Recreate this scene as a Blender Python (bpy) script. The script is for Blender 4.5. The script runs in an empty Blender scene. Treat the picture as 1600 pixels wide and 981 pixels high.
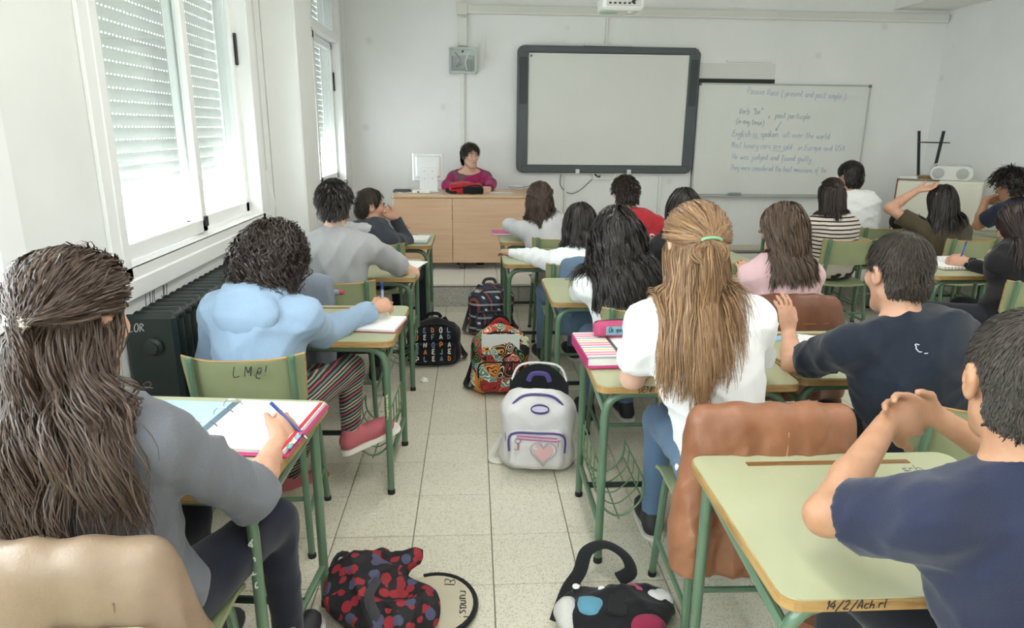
import bpy, math, random
import numpy as np
from mathutils import Vector, Matrix

# ------------------------------------------------------------------ camera, light, exposure
SC = bpy.context.scene
COL = SC.collection
PW, PH = 1600, 981
FPX, PITCH, YAW, ROLL, CAMH = 1060.73, .2670, .0582, -.0103, 1.5191

def _rot(p, y, r):
    cy, sy, cp, sp = math.cos(y), math.sin(y), math.cos(p), math.sin(p)
    f = np.array([sy*cp, cy*cp, -sp]); ri = np.array([cy, -sy, 0.]); d = np.cross(f, ri)
    c, s = math.cos(r), math.sin(r)
    return np.array([c*ri+s*d, -s*ri+c*d, f])
CR = _rot(PITCH, YAW, ROLL)
CC = np.array([0, 0, CAMH])

def at(u, v, **k):
    """pixel of the photograph -> point on the plane x=, y= or z= that the thing touches"""
    d = CR.T @ np.array([(u-PW/2)/FPX, (v-PH/2)/FPX, 1.])
    a, val = list(k.items())[0]
    i = 'xyz'.index(a)
    return CC + (val-CC[i])/d[i]*d

cam_d = bpy.data.cameras.new('camera')
cam = bpy.data.objects.new('camera', cam_d); COL.objects.link(cam)
cam_d.sensor_width = 36; cam_d.lens = 36*FPX/PW; cam_d.clip_start = .05
m = Matrix.Identity(4)
for i in range(3):
    m[i][0], m[i][1], m[i][2] = CR[0][i], -CR[1][i], -CR[2][i]
m[2][3] = CAMH
cam.matrix_world = m
SC.camera = cam

SC.view_settings.view_transform = 'Standard'
SC.view_settings.look = 'None'
SC.view_settings.gamma = 1
SC.view_settings.use_curve_mapping = False
SC.view_settings.exposure = 0.42
SC.cycles.max_bounces = 10
SC.cycles.diffuse_bounces = 6
SC.cycles.transparent_max_bounces = 16

world = bpy.data.worlds.new('overcast_sky'); SC.world = world
world.use_nodes = True
bg = world.node_tree.nodes['Background']
bg.inputs['Color'].default_value = (.92, .965, 1, 1)
bg.inputs['Strength'].default_value = 12.5

# room (metres): x right, y towards the front wall, z up
XL, XR, YB, YF, ZC = -1.285, 5.02, -2.4, 7.42, 2.98
WIN = [(-2.1, -.25), (.05, 1.92), (2.50, 4.24), (4.98, 7.05)]   # window openings along the left wall
WZ0, WZ1 = .955, 2.72
for y0, y1 in WIN:                                                # portals: they only steer the sky's light in
    L = bpy.data.lights.new('window_portal', 'AREA'); L.shape = 'RECTANGLE'
    L.size, L.size_y = y1-y0, WZ1-WZ0
    L.cycles.is_portal = True
    o = bpy.data.objects.new('window_portal', L); COL.objects.link(o)
    o.location = (XL-.28, (y0+y1)/2, (WZ0+WZ1)/2)
    o.rotation_euler = (math.pi/2, 0, -math.pi/2)

# ------------------------------------------------------------------ materials
def lin(h):
    h = h.lstrip('#')
    c = [int(h[i:i+2], 16)/255 for i in (0, 2, 4)]
    return tuple((x/12.92 if x <= .04045 else ((x+.055)/1.055)**2.4) for x in c)+(1,)

class NT:
    def __init__(s, name):
        s.m = bpy.data.materials.new(name); s.m.use_nodes = True
        s.t = s.m.node_tree; s.b = s.t.nodes['Principled BSDF']
    def n(s, kind, **kw):
        x = s.t.nodes.new(kind)
        for k, v in kw.items():
            if k in x.inputs.keys() if hasattr(x.inputs, 'keys') else False: x.inputs[k].default_value = v
            else: setattr(x, k, v)
        return x
    def l(s, a, b): s.t.links.new(a, b)
    def tex(s, which='Object'):
        return s.n('ShaderNodeTexCoord').outputs[which]
    def mix(s, fac, a, b, mode='MIX'):
        x = s.n('ShaderNodeMix'); x.data_type = 'RGBA'; x.blend_type = mode
        for i, v in ((0, fac), (6, a), (7, b)):
            if hasattr(v, 'is_output'): s.l(v, x.inputs[i])
            else: x.inputs[i].default_value = v
        return x.outputs[2]
    def math(s, op, a, b=0.):
        x = s.n('ShaderNodeMath'); x.operation = op
        for i, v in ((0, a), (1, b)):
            if hasattr(v, 'is_output'): s.l(v, x.inputs[i])
            else: x.inputs[i].default_value = v
        return x.outputs[0]
    def noise(s, scale, detail=3, vec=None, rough=.55):
        x = s.n('ShaderNodeTexNoise'); x.inputs['Scale'].default_value = scale
        x.inputs['Detail'].default_value = detail; x.inputs['Roughness'].default_value = rough
        s.l(vec if vec is not None else s.tex(), x.inputs['Vector'])
        return x.outputs['Fac']
    def ramp(s, fac, stops, interp='LINEAR'):
        x = s.n('ShaderNodeValToRGB'); x.color_ramp.interpolation = interp
        e = x.color_ramp.elements
        while len(e) < len(stops): e.new(.5)
        for q, (p, c) in zip(e, stops): q.position = p; q.color = c if len(c) == 4 else tuple(c)+(1,)
        s.l(fac, x.inputs[0]); return x.outputs[0]
    def bump(s, h, strength=.3, dist=.01):
        x = s.n('ShaderNodeBump'); x.inputs['Strength'].default_value = strength; x.inputs['Distance'].default_value = dist
        s.l(h, x.inputs['Height']); s.l(x.outputs[0], s.b.inputs['Normal'])

_mc = {}
def M(col, rough=.5, metal=0., var=0., vs=6., bmp=0., bs=80., spec=.5, coat=0., sheen=0., name=None, sub=0.):
    """plain procedural material: colour, a noise variation of it and a fine relief"""
    key = (col, rough, metal, var, vs, bmp, bs, spec, coat, sheen, sub)
    if key in _mc: return _mc[key]
    t = NT(name or 'mat_'+col.strip('#')); b = t.b; c = lin(col)
    b.inputs['Base Color'].default_value = c
    b.inputs['Roughness'].default_value = rough; b.inputs['Metallic'].default_value = metal
    b.inputs['Specular IOR Level'].default_value = spec
    b.inputs['Coat Weight'].default_value = coat; b.inputs['Sheen Weight'].default_value = sheen
    if sub: b.inputs['Subsurface Weight'].default_value = sub; b.inputs['Subsurface Scale'].default_value = .02
    if var:
        f = t.noise(vs, 4)
        d = tuple(x*(1-var) for x in c[:3])+(1,); u = tuple(min(1, x*(1+var*.6)) for x in c[:3])+(1,)
        t.l(t.ramp(f, [(.3, d), (.7, u)]), b.inputs['Base Color'])
    if bmp: t.bump(t.noise(bs, 3), bmp, .004)
    _mc[key] = t.m
    return t.m

# ------------------------------------------------------------------ mesh helpers
def V3(*a): return np.array(a, float)
def unit(v):
    v = np.asarray(v, float); n = np.linalg.norm(v)
    return v/n if n > 1e-9 else v
def rotz(a):
    c, s = math.cos(a), math.sin(a); return np.array([[c, -s, 0], [s, c, 0], [0, 0, 1.]])
def spline(pts, n=6, closed=False):
    """Catmull-Rom through the points"""
    P = [np.asarray(p, float) for p in pts]
    if len(P) < 3 and not closed: return P
    out = []; N = len(P)
    for i in range(N if closed else N-1):
        if closed: a, b, c, d = P[i-1], P[i], P[(i+1) % N], P[(i+2) % N]
        else: a, b, c, d = P[max(i-1, 0)], P[i], P[i+1], P[min(i+2, N-1)]
        for k in range(n):
            t = k/n
            out.append(.5*((2*b)+(c-a)*t+(2*a-5*b+4*c-d)*t*t+(3*b-a-3*c+d)*t**3))
    if not closed: out.append(P[-1])
    return out
def bend(pts, r=.05, n=4):
    """round the corners of a polyline"""
    P = [np.asarray(p, float) for p in pts]; out = [P[0]]
    for a, b, c in zip(P, P[1:], P[2:]):
        u, w = unit(a-b), unit(c-b)
        rr = min(r, np.linalg.norm(a-b)*.49, np.linalg.norm(c-b)*.49)
        for k in range(n+1):
            t = k/n; out.append((1-t)**2*(b+u*rr)+2*t*(1-t)*b+t*t*(b+w*rr))
    out.append(P[-1]); return out

class MB:
    def __init__(s): s.v = []; s.f = []; s.mi = []; s.cm = 0
    def add(s, vs, fs):
        o = len(s.v); s.v += [tuple(map(float, p)) for p in vs]
        for f in fs: s.f.append(tuple(o+i for i in f)); s.mi.append(s.cm)
        return s
    def box(s, c, d, b=0., R=None):
        """chamfered box: centre, full size, chamfer"""
        c = np.asarray(c, float); h = np.asarray(d, float)/2; R = np.eye(3) if R is None else R
        if b <= 0:
            P = [(x, y, z) for x in (-1, 1) for y in (-1, 1) for z in (-1, 1)]
            vs = [c+R@(h*p) for p in P]
            return s.add(vs, [(0, 1, 3, 2), (4, 6, 7, 5), (0, 4, 5, 1), (2, 3, 7, 6), (0, 2, 6, 4), (1, 5, 7, 3)])
        b = min(b, h.min()*.98); vs = []; key = {}
        for x in (-1, 1):
            for y in (-1, 1):
                for z in (-1, 1):
                    sg = np.array((x, y, z))
                    for a in range(3):
                        q = sg*(h-b); q[a] = sg[a]*h[a]
                        key[x, y, z, a] = len(vs); vs.append(c+R@q)
        fs = []
        for a in range(3):
            u, w = [i for i in range(3) if i != a]
            for sa in (-1, 1):
                q = []
                for su, sw in ((-1, -1), (1, -1), (1, 1), (-1, 1)):
                    k = [0, 0, 0]; k[a] = sa; k[u] = su; k[w] = sw; q.append(key[k[0], k[1], k[2], a])
                fs.append(q if (sa > 0) == (a != 1) else q[::-1])
        for a in range(3):
            u, w = [i for i in range(3) if i != a]
            for su in (-1, 1):
                for sw in (-1, 1):
                    k0 = [0, 0, 0]; k0[u] = su; k0[w] = sw
                    k1 = list(k0); k0[a] = -1; k1[a] = 1
                    q = [key[k0[0], k0[1], k0[2], u], key[k1[0], k1[1], k1[2], u], key[k1[0], k1[1], k1[2], w], key[k0[0], k0[1], k0[2], w]]
                    fs.append(q)
        for x in (-1, 1):
            for y in (-1, 1):
                for z in (-1, 1): fs.append([key[x, y, z, a] for a in range(3)])
        return s.add(vs, fs)
    def tube(s, pts, r, n=8, closed=False, flat=None, up=None, cap=True):
        """sweep; r number or list; flat=(a,b) makes an a x b oval strap with its thin side towards up"""
        P = [np.asarray(p, float) for p in pts]; N = len(P)
        rr = r if hasattr(r, '__len__') else [r]*N
        vs = []; prev = None
        for i in range(N):
            if closed: t = unit(P[(i+1) % N]-P[i-1])
            else: t = unit(P[min(i+1, N-1)]-P[max(i-1, 0)])
            if up is not None and prev is None:
                u = np.asarray(up, float)
            elif prev is None:
                u = V3(0, 0, 1) if abs(t[2]) < .9 else V3(1, 0, 0)
            else: u = prev
            u = unit(u-t*(u@t)); prev = u; w = np.cross(t, u)
            for k in range(n):
                a = 2*math.pi*(k+.5)/n
                ca, sa = math.cos(a), math.sin(a)
                if flat: vs.append(P[i]+(u*ca*flat[1]+w*sa*flat[0])*rr[i])
                else: vs.append(P[i]+(u*ca+w*sa)*rr[i])
        fs = []
        for i in range(N if closed else N-1):
            j = (i+1) % N
            for k in range(n):
                l = (k+1) % n; fs.append((i*n+k, i*n+l, j*n+l, j*n+k))
        if cap and not closed:
            fs.append(tuple(range(n))[::-1]); fs.append(tuple((N-1)*n+k for k in range(n)))
        return s.add(vs, fs)
    def lathe(s, prof, n=16, c=(0, 0, 0), R=None):
        R = np.eye(3) if R is None else R; c = np.asarray(c, float); vs = []
        for r, z in prof:
            for k in range(n):
                a = 2*math.pi*k/n; vs.append(c+R@V3(r*math.cos(a), r*math.sin(a), z))
        fs = [(i*n+k, i*n+(k+1) % n, (i+1)*n+(k+1) % n, (i+1)*n+k) for i in range(len(prof)-1) for k in range(n)]
        fs.append(tuple(range(n))[::-1]); fs.append(tuple((len(prof)-1)*n+k for k in range(n)))
        return s.add(vs, fs)
    def prism(s, out, z0, z1, fn=None):
        """outline in a plane, extruded; fn maps (x,y,z) into place"""
        fn = fn or (lambda p: p); n = len(out)
        vs = [fn(V3(x, y, z0)) for x, y in out]+[fn(V3(x, y, z1)) for x, y in out]
        fs = [tuple(range(n))[::-1], tuple(range(n, 2*n))]+[(i, (i+1) % n, n+(i+1) % n, n+i) for i in range(n)]
        return s.add(vs, fs)
    def sheet(s, fn, nu, nv, th):
        """thick surface: fn(u,v)->point for u,v in 0..1, thickness th along the normal"""
        P = np.array([[fn(i/nu, j/nv) for j in range(nv+1)] for i in range(nu+1)])
        du = np.gradient(P, axis=0); dv = np.gradient(P, axis=1)
        nn = np.cross(du, dv); nn /= np.maximum(np.linalg.norm(nn, axis=2, keepdims=True), 1e-9)
        A = P+nn*th/2; B = P-nn*th/2; w = nv+1; K = (nu+1)*w
        vs = list(A.reshape(-1, 3))+list(B.reshape(-1, 3)); fs = []
        for i in range(nu):
            for j in range(nv):
                a = i*w+j; fs.append((a, a+w, a+w+1, a+1)); fs.append((K+a, K+a+1, K+a+w+1, K+a+w))
        for i in range(nu):
            a = i*w; b = a+w; fs.append((a, K+a, K+b, b)); a += nv; b += nv; fs.append((a, b, K+b, K+a))
        for j in range(nv):
            a = j; b = j+1; fs.append((a, b, K+b, K+a)); a += nu*w; b += nu*w; fs.append((a, K+a, K+b, b))
        return s.add(vs, fs)
    def build(s, name, mat, parent=None, smooth=False, loc=None):
        me = bpy.data.meshes.new(name)
        V = np.array(s.v, float).reshape(-1, 3)
        me.from_pydata(V.tolist(), [], s.f)
        for q in (mat if isinstance(mat, (list, tuple)) else [mat]): me.materials.append(q)
        if max(s.mi, default=0): me.polygons.foreach_set('material_index', s.mi)
        fix_normals(me)
        if smooth: smooth_by_angle(me, .7 if smooth is True else smooth)
        o = bpy.data.objects.new(name, me); COL.objects.link(o)
        if parent is not None: o.parent = parent
        if loc is not None: o.location = loc
        return o

import bmesh
def fix_normals(me):
    b = bmesh.new(); b.from_mesh(me); bmesh.ops.recalc_face_normals(b, faces=b.faces); b.to_mesh(me); b.free()
def smooth_by_angle(me, ang):
    me.polygons.foreach_set('use_smooth', [True]*len(me.polygons))
    b = bmesh.new(); b.from_mesh(me)
    for e in b.edges: e.smooth = not (len(e.link_faces) == 2 and e.calc_face_angle(0) > ang)
    b.to_mesh(me); b.free()

def tag(o, label=None, cat=None, group=None, kind=None):
    for k, v in (('label', label), ('category', cat), ('group', group), ('kind', kind)):
        if v: o[k] = v
    return o
def thing(name, label, cat, loc=(0, 0, 0), rz=0, group=None):
    o = bpy.data.objects.new(name, None); COL.objects.link(o); o.empty_display_size = .05
    o.location = tuple(map(float, loc)); o.rotation_euler = (0, 0, rz)
    return tag(o, label, cat, group)
def struct(mb, name, mat, **k): return tag(mb.build(name, mat, **k), kind='structure')
def copy_tree(o, parent=None):
    c = o.copy(); COL.objects.link(c)
    if parent is not None: c.parent = parent
    for ch in [x for x in bpy.data.objects if x.parent == o]: copy_tree(ch, c)
    return c

# handwriting: one-stroke letters, x 0-4, y 0-9 (baseline 3, x-height 6, ascender 9, descender 0)
GL = {'a': '36 16 04 13 33 36 34 43', 'b': '09 03 23 44 26 05', 'c': '36 16 04 13 33', 'd': '36 16 04 13 34 39 34 43', 'e': '05 35 26 16 04 13 34',
 'f': '38 29 18 12 20/06 26', 'g': '36 16 04 13 34 36 31 10 01', 'h': '09 03/05 26 35 33', 'i': '06 03 13/08 08', 'j': '26 21 10 01/28 28', 'k': '09 03/36 04 33', 'l': '09 04 13',
 'm': '06 03/05 16 25 23/25 36 45 43', 'n': '06 03/05 26 35 33', 'o': '16 04 13 33 35 26 16', 'p': '06 00/05 26 35 33 13 04', 'q': '36 16 04 13 34/36 30', 'r': '06 03/05 16 36',
 's': '36 16 05 24 33 13 03', 't': '19 14 23 33/07 37', 'u': '06 04 13 33 36 33 43', 'v': '06 13 36', 'w': '06 13 25 33 46', 'x': '06 33/36 03', 'y': '06 04 13 34/36 31 10 01', 'z': '06 36 03 33',
 'P': '03 09 39 46 26 05', 'V': '09 13 49', 'E': '49 19 08 17 36 16 04 13 43', 'M': '03 09 25 49 43', 'H': '09 03/49 43/06 46', 'T': '09 49/29 23', 'U': '09 04 13 33 49', 'S': '49 19 07 36 34 13 03',
 'A': '03 29 43/15 35', 'L': '09 03 43', 'C': '49 19 05 13 43', 'I': '29 23', 'J': '39 33 13 04', 'O': '19 06 13 33 46 39 19', '(': '39 16 13 31', ')': '19 36 33 11', '"': '19 17/39 37', '+': '25 21/03 43',
 '.': '13 13', '!': '29 25/23 23', '@': '35 15 14 34 37 17 02 31', '1': '17 29 23', '4': '39 05 45/37 33', '2': '08 39 36 03 43', '/': '01 49', '_': '02 42', '-': '15 35', 'N': '03 09 43 49', 'D': '09 03 34 37 09', 'R': '03 09 38 16 43', 'G': '48 19 05 13 34 36 26', 'B': '03 09 38 16 35 03', '?': '08 29 37 25/23 23', 'F': '03 09 49/06 36', 'K': '09 03/49 06 43', 'W': '09 13 26 33 49', 'Y': '09 26 49/26 23', ',': '13 02', '3': '08 29 37 16 35 33 13 03'}
def write(mb, text, size, fn, r, slant=.15, seed=1, adv=1.15, n=5):
    """handwritten strokes: size = height of a capital, fn maps (x,y) of the line to a 3D point"""
    rnd = random.Random(seed); x = 0.; k = size/6
    for ch in text:
        if ch == ' ': x += 3.2*k; continue
        g = GL.get(ch, '05 35'); wmax = 1
        dy = rnd.uniform(-.25, .25)*k
        for st in g.split('/'):
            P = []
            for q in st.split():
                a, b = int(q[0]), int(q[1])-3; wmax = max(wmax, a)
                P.append((x+(a*.8+b*slant+rnd.uniform(-.15, .15))*k, (b+rnd.uniform(-.15, .15))*k+dy))
            if len(P) == 2 and P[0] == P[1] or len(set(P)) == 1: P = [P[0], (P[0][0]+.3*k, P[0][1])]
            C = [fn(*p) for p in spline([V3(*p, 0)[:2] for p in P], n)]
            mb.tube(C, r, 4)
        x += (wmax*.8+adv)*k
    return x
# ------------------------------------------------------------------ the room
YF = 7.48
ZP, YP = .205, 5.80            # platform height and front edge
def wall_mat(name, c1, c2, spots=.0):
    t = NT(name); v = t.tex('Object')
    n = t.noise(1.1, 5, v); n2 = t.noise(9, 4, v)
    col = t.ramp(n, [(.3, lin(c2)), (.65, lin(c1))])
    if spots:
        s = t.n('ShaderNodeTexVoronoi'); s.inputs['Scale'].default_value = 2.3; t.l(v, s.inputs['Vector'])
        k = t.ramp(s.outputs['Distance'], [(.05, (1, 1, 1, 1)), (.11, (0, 0, 0, 1))])
        col = t.mix(t.math('MULTIPLY', k, spots), col, lin('#c6c5bd'))
    t.l(col, t.b.inputs['Base Color']); t.b.inputs['Roughness'].default_value = .55
    t.bump(n2, .12, .01); return t.m
MWALL = wall_mat('white_painted_plaster', '#f0f1f0', '#e8e9e8', .3)
MWALLL = wall_mat('white_scuffed_plaster', '#eff0ee', '#e4e5e2')
MCEIL = M('#efeeea', .8)
MALU = M('#f3f4f3', .35, name='white_aluminium')
def slat_mat():
    t = NT('shutter_plastic'); t.b.inputs['Base Color'].default_value = lin('#ebebe9'); t.b.inputs['Roughness'].default_value = .5
    tl_ = t.n('ShaderNodeBsdfTranslucent'); tl_.inputs['Color'].default_value = (.95, .95, .93, 1)
    mx = t.n('ShaderNodeMixShader'); mx.inputs[0].default_value = .05      # thin PVC lets a little daylight through
    t.l(t.b.outputs[0], mx.inputs[1]); t.l(tl_.outputs[0], mx.inputs[2]); t.l(mx.outputs[0], t.t.nodes['Material Output'].inputs['Surface']); return t.m
MSLAT = slat_mat()

def glass_mat():
    t = NT('window_glass'); t.t.nodes.remove(t.b)
    tr = t.n('ShaderNodeBsdfTransparent'); gl = t.n('ShaderNodeBsdfGlossy'); gl.inputs['Roughness'].default_value = .02
    tr.inputs['Color'].default_value = (.93, .96, .95, 1)
    mx = t.n('ShaderNodeMixShader'); mx.inputs[0].default_value = .07; t.l(tr.outputs[0], mx.inputs[1]); t.l(gl.outputs[0], mx.inputs[2])
    t.l(mx.outputs[0], t.t.nodes['Material Output'].inputs['Surface']); return t.m
MGLASS = glass_mat()

def tile_mat(name, c1, c2, c3, sc=1.):
    t = NT(name); v = t.tex('Object')
    oi = t.n('ShaderNodeObjectInfo')
    vm = t.n('ShaderNodeVectorMath'); vm.operation = 'ADD'
    t.l(v, vm.inputs[0])
    cx = t.n('ShaderNodeCombineXYZ')
    for i in range(3): t.l(t.math('MULTIPLY', oi.outputs['Random'], 7.+i*11), cx.inputs[i])
    t.l(cx.outputs[0], vm.inputs[1]); v = vm.outputs[0]
    vo = t.n('ShaderNodeTexVoronoi'); vo.inputs['Scale'].default_value = 260*sc; t.l(v, vo.inputs['Vector'])
    sp = t.ramp(vo.outputs['Color'], [(.18, lin(c3)), (.30, lin(c2)), (.5, lin(c1)), (.93, lin(c1)), (1, lin('#f7f5ec'))])
    big = t.noise(3.5, 3, v)
    col = t.mix(t.math('MULTIPLY', big, .35), sp, lin(c2))
    rnd = t.ramp(oi.outputs['Random'], [(0, (.93, .93, .92, 1)), (1, (1, 1, 1, 1))])
    col = t.mix(1., col, rnd, 'MULTIPLY')
    st = t.ramp(t.noise(14, 5, v), [(.66, (0, 0, 0, 1)), (.72, (1, 1, 1, 1))])
    col = t.mix(t.math('MULTIPLY', st, .28), col, lin('#8f8a78'))
    t.l(col, t.b.inputs['Base Color']); t.b.inputs['Roughness'].default_value = .34
    t.b.inputs['Specular IOR Level'].default_value = .45
    return t.m
MTILE = tile_mat('terrazzo', '#ddd9c9', '#d0cab7', '#b1a993')
MPTILE = tile_mat('platform_tile', '#eceae4', '#e2e0d8', '#d2cfc4')
MRISER = tile_mat('grey_terrazzo', '#cdccc4', '#b2b1a9', '#86857c', .8)
MGROUT = M('#6f6b5e', .8)

TS = .30; TX0, TY0 = -.2361, 2.0131
floor = struct(MB().box(((XL+XR)/2, (YB+YF)/2, -.055), (XR-XL+.6, YF-YB+.4, .1)), 'floor', MGROUT)
def proj(w):
    q = CR @ (np.asarray(w, float)-CC)
    return (PW/2+FPX*q[0]/q[2], PH/2+FPX*q[1]/q[2], q[2])
tl = []
for i in range(-5, 19):
    for j in range(-16, 13):
        x0, x1 = TX0+i*TS, TX0+(i+1)*TS; y0, y1 = TY0+j*TS, TY0+(j+1)*TS
        if x1 < XL or x0 > XR or y1 < YB or y0 > YP: continue
        cx, cy = (x0+x1)/2, (y0+y1)/2; u, v, zc = proj((cx, cy, 0))
        vis = zc > .3 and -80 < u < 1680 and v < 1070
        tl.append((-(1/zc**2 if vis else 1e-9/max(zc*zc, .1)), i, j, cx, cy, y1 > YP))
tl.sort()
tile_me = MB().box((0, 0, -.004), (TS-.0035, TS-.0035, .012), .0015).build('tile', MTILE, floor)
first = True; rest = MB(); tj = random.Random(5)
for q, (a, i, j, cx, cy, cutoff) in enumerate(tl):
    if q < 290 and not cutoff:
        if first: o = tile_me; first = False
        else: o = tile_me.copy(); COL.objects.link(o)
        o.location = (cx, cy, -.0006+tj.uniform(-.0006, .0006)); o.rotation_euler = (tj.uniform(-.001, .001), tj.uniform(-.001, .001), tj.choice((0, 1, 2, 3))*math.pi/2)
    else:
        d = TS-.0035; y1 = min(cy+d/2, YP); y0 = cy-d/2; x0 = max(cx-d/2, XL); x1 = min(cx+d/2, XR)
        if y1-y0 > .02 and x1-x0 > .02: rest.box(((x0+x1)/2, (y0+y1)/2, -.0045), (x1-x0, y1-y0, .012))
tag(rest.build('tile_field', MTILE, floor), kind='stuff')

plat = struct(MB().box(((XL+XR)/2, (YP+.02+YF)/2, ZP/2-.008), (XR-XL, YF-YP-.02, ZP-.016)), 'floor_platform', MGROUT)
pt = None
for j in range(6):
    for i in range(21):
        x = XL+.15+i*.30; y = YP-.012+.15+j*.30
        if x+.148 > XR: continue
        if y+.149 > YF: continue
        if pt is None: pt = MB().box((0, 0, 0), (.297, .297, .02), .003).build('tile', MPTILE, plat); o = pt
        else: o = pt.copy(); COL.objects.link(o)
        o.location = (x, y, ZP-.01)
rs = None
for i in range(15):
    x = XL+.21+i*.42
    if x+.2 > XR: continue
    if rs is None: rs = MB().box((0, 0, 0), (.417, .03, ZP-.03), .002).build('riser_slab', MRISER, plat); o = rs
    else: o = rs.copy(); COL.objects.link(o)
    o.location = (x, YP+.012, (ZP-.03)/2+.001)

struct(MB().box(((XL+XR)/2, YF+.1, ZC/2), (XR-XL+.4, .2, ZC)), 'wall_front', MWALL)
struct(MB().box((XR+.1, (YB+YF)/2, ZC/2), (.2, YF-YB+.4, ZC)), 'wall_right', MWALL)
struct(MB().box(((XL+XR)/2, YB-.1, ZC/2), (XR-XL+.4, .2, ZC)), 'wall_back', MWALL)
struct(MB().box(((XL+XR)/2, (YB+YF)/2, ZC+.06), (XR-XL+1., YF-YB+.4, .12)), 'ceiling', MCEIL)
zb = at(1397, 15, y=YF)[2]; xb = at(1397, 15, y=YF)[0]
struct(MB().box(((xb+XR)/2+.05, (YB+YF)/2, (zb+ZC)/2), (XR-xb+.1, YF-YB, ZC-zb)), 'trim_1', MCEIL)
struct(MB().box(((xb*.4+XR*.6), YF-.012, ZP+.035), ((XR-xb)*.1+4.0, .02, .07), .004), 'baseboard_front', M('#dcd8c4', .5))
mb = MB(); TH = .26; xw = XL-TH/2
ys = [YB-.2]+[v for w in WIN for v in w]+[YF+.2]
for a, b in zip(ys[::2], ys[1::2]): mb.box((xw, (a+b)/2, ZC/2), (TH, b-a, ZC))
for a, b in WIN:
    mb.box((xw, (a+b)/2, WZ0/2), (TH, b-a, WZ0)); mb.box((xw, (a+b)/2, (WZ1+ZC)/2), (TH, b-a, ZC-WZ1))
struct(mb, 'wall_left', MWALLL)
struct(MB().box((XL+.105, 4.72, ZC/2), (.21, .44, ZC-.002), .01), 'trim_2', MWALLL)   # pillar between the windows

MBLK = M('#1d1f20', .4)
def window(n, y0, y1, zbot, transom=None):
    w = bpy.data.objects.new('window_%d' % n, None); COL.objects.link(w); w.location = (XL, y0, WZ0); w['kind'] = 'structure'
    W, Hh = y1-y0, WZ1-WZ0
    f = MB(); F = .055
    for yy in (F/2, W-F/2): f.box((-.05, yy, Hh/2), (.14, F, Hh), .004)
    f.box((-.05, W/2, F/2), (.14, W, F), .004); f.box((-.05, W/2, Hh-F/2), (.14, W, F), .004)
    f.build('frame', MALU, w)
    c = MB(); cz = .075
    for yy in (-cz/2+.01, W+cz/2-.01): c.box((.008, yy, Hh/2-.02), (.016, cz, Hh+.08), .004)
    c.box((.012, W/2, -.03), (.03, W+2*cz, .075), .006)
    c.build('casing', MALU, w)
    s = MB().box((-.005, W/2, .05), (.05, W-.1, .012), .003).box((-.06, W/2, .062), (.02, W-.1, .02), .002)
    s.build('sill_rail', MALU, w)
    ztop = Hh if not transom else transom-WZ0
    if transom: MB().box((-.05, W/2, ztop), (.12, W-.1, .07), .005).build('transom_bar', MALU, w)
    for k, (a, b, xo) in enumerate(((F-.01, W/2+.03, -.03), (W/2-.03, W-F+.01, -.075))):
        sw = .062
        sa = MB(); zt = ztop-F+.01; zl = F+.01
        for yy in (a+sw/2, b-sw/2): sa.box((xo, yy, (zl+zt)/2), (.034, sw, zt-zl), .005)
        sa.box((xo, (a+b)/2, zl+sw/2), (.034, b-a, sw), .005); sa.box((xo, (a+b)/2, zt-sw/2), (.034, b-a, sw), .005)
        so = sa.build('sash', MALU, w)
        MB().box((xo, (a+b)/2, (zl+zt)/2), (.006, b-a-.1, zt-zl-.1)).build('pane', MGLASS, so)
        yl = a+.012 if k == 0 else b-.03
        if k == 1: MB().box((xo+.024, b-.02, .98), (.016, .022, .17), .004).build('latch', MBLK, so)
        else: MB().box((xo+.022, b-.03, zl+.05), (.014, .03, .05), .003).build('latch', MBLK, so)
    if transom:
        for a, b in ((F, W/2), (W/2, W-F)):
            sa = MB(); zl, zt = ztop+.03, Hh-F
            for yy in (a+.025, b-.025): sa.box((-.04, yy, (zl+zt)/2), (.034, .05, zt-zl), .004)
            so = sa.build('sash', MALU, w)
            MB().box((-.04, (a+b)/2, (zl+zt)/2), (.006, b-a-.08, zt-zl)).build('pane', MGLASS, so)
    # roller shutter: hooked slats with light slits between them
    p = .052; z = zbot-WZ0; sm = None
    prof = [(-.004, 0), (.004, .002), (.0065, .014), (.0065, .032), (.002, .0475), (-.004, .0475)]
    b = MB().box((0, 0, .008), (.022, W-.04, .035), .004); bo = b.build('shutter_bottom_bar', MSLAT, w); bo.location = (-.19, W/2, z-.045)
    while z < Hh+.02:
        if sm is None:
            q = MB(); q.prism(prof, -(W-.04)/2, (W-.04)/2, lambda v: V3(v[0], v[2], v[1]))
            sm = q.build('slat', MSLAT, w, smooth=.9); o = sm
        else: o = sm.copy(); COL.objects.link(o)
        o.location = (-.19, W/2, z); z += p
    g = MB()
    for yy in (.01, W-.01): g.box((-.19, yy, Hh/2), (.035, .02, Hh))
    g.build('shutter_guide', MALU, w)
    # hooks that show as dashes in the slits
    zz = zbot-WZ0+.0475; hk = MB()
    while zz < Hh:
        yy = .05
        while yy < W-.05: hk.box((-.19, yy, zz+.003), (.006, .016, .007)); yy += .030
        zz += p
    if n > 2: tag(hk.build('slat_hooks', MSLAT, w), kind='stuff')
    if n in (3, 4):      # strap of the shutter
        yc = W+.075
        st = MB().tube([(.022, yc, Hh+.1), (.022, yc, .30)], 1, 6, flat=(.009, .002), up=(1, 0, 0))
        st.build('strap', M('#c9cac6', .8), w)
        st = MB().tube(spline([(.022, yc, .30), (.03, yc+.01, .2), (.05, yc+.03, .1), (.03, yc+.01, .02)]), 1, 6, flat=(.011, .002), up=(1, 0, 0))
        st.build('strap_tail', M('#f0f0ee', .8), w)
    return w
window(1, *WIN[0], 2.3); window(2, *WIN[1], 1.95); window(3, *WIN[2], 1.25); window(4, *WIN[3], 1.30, 2.32)

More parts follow.
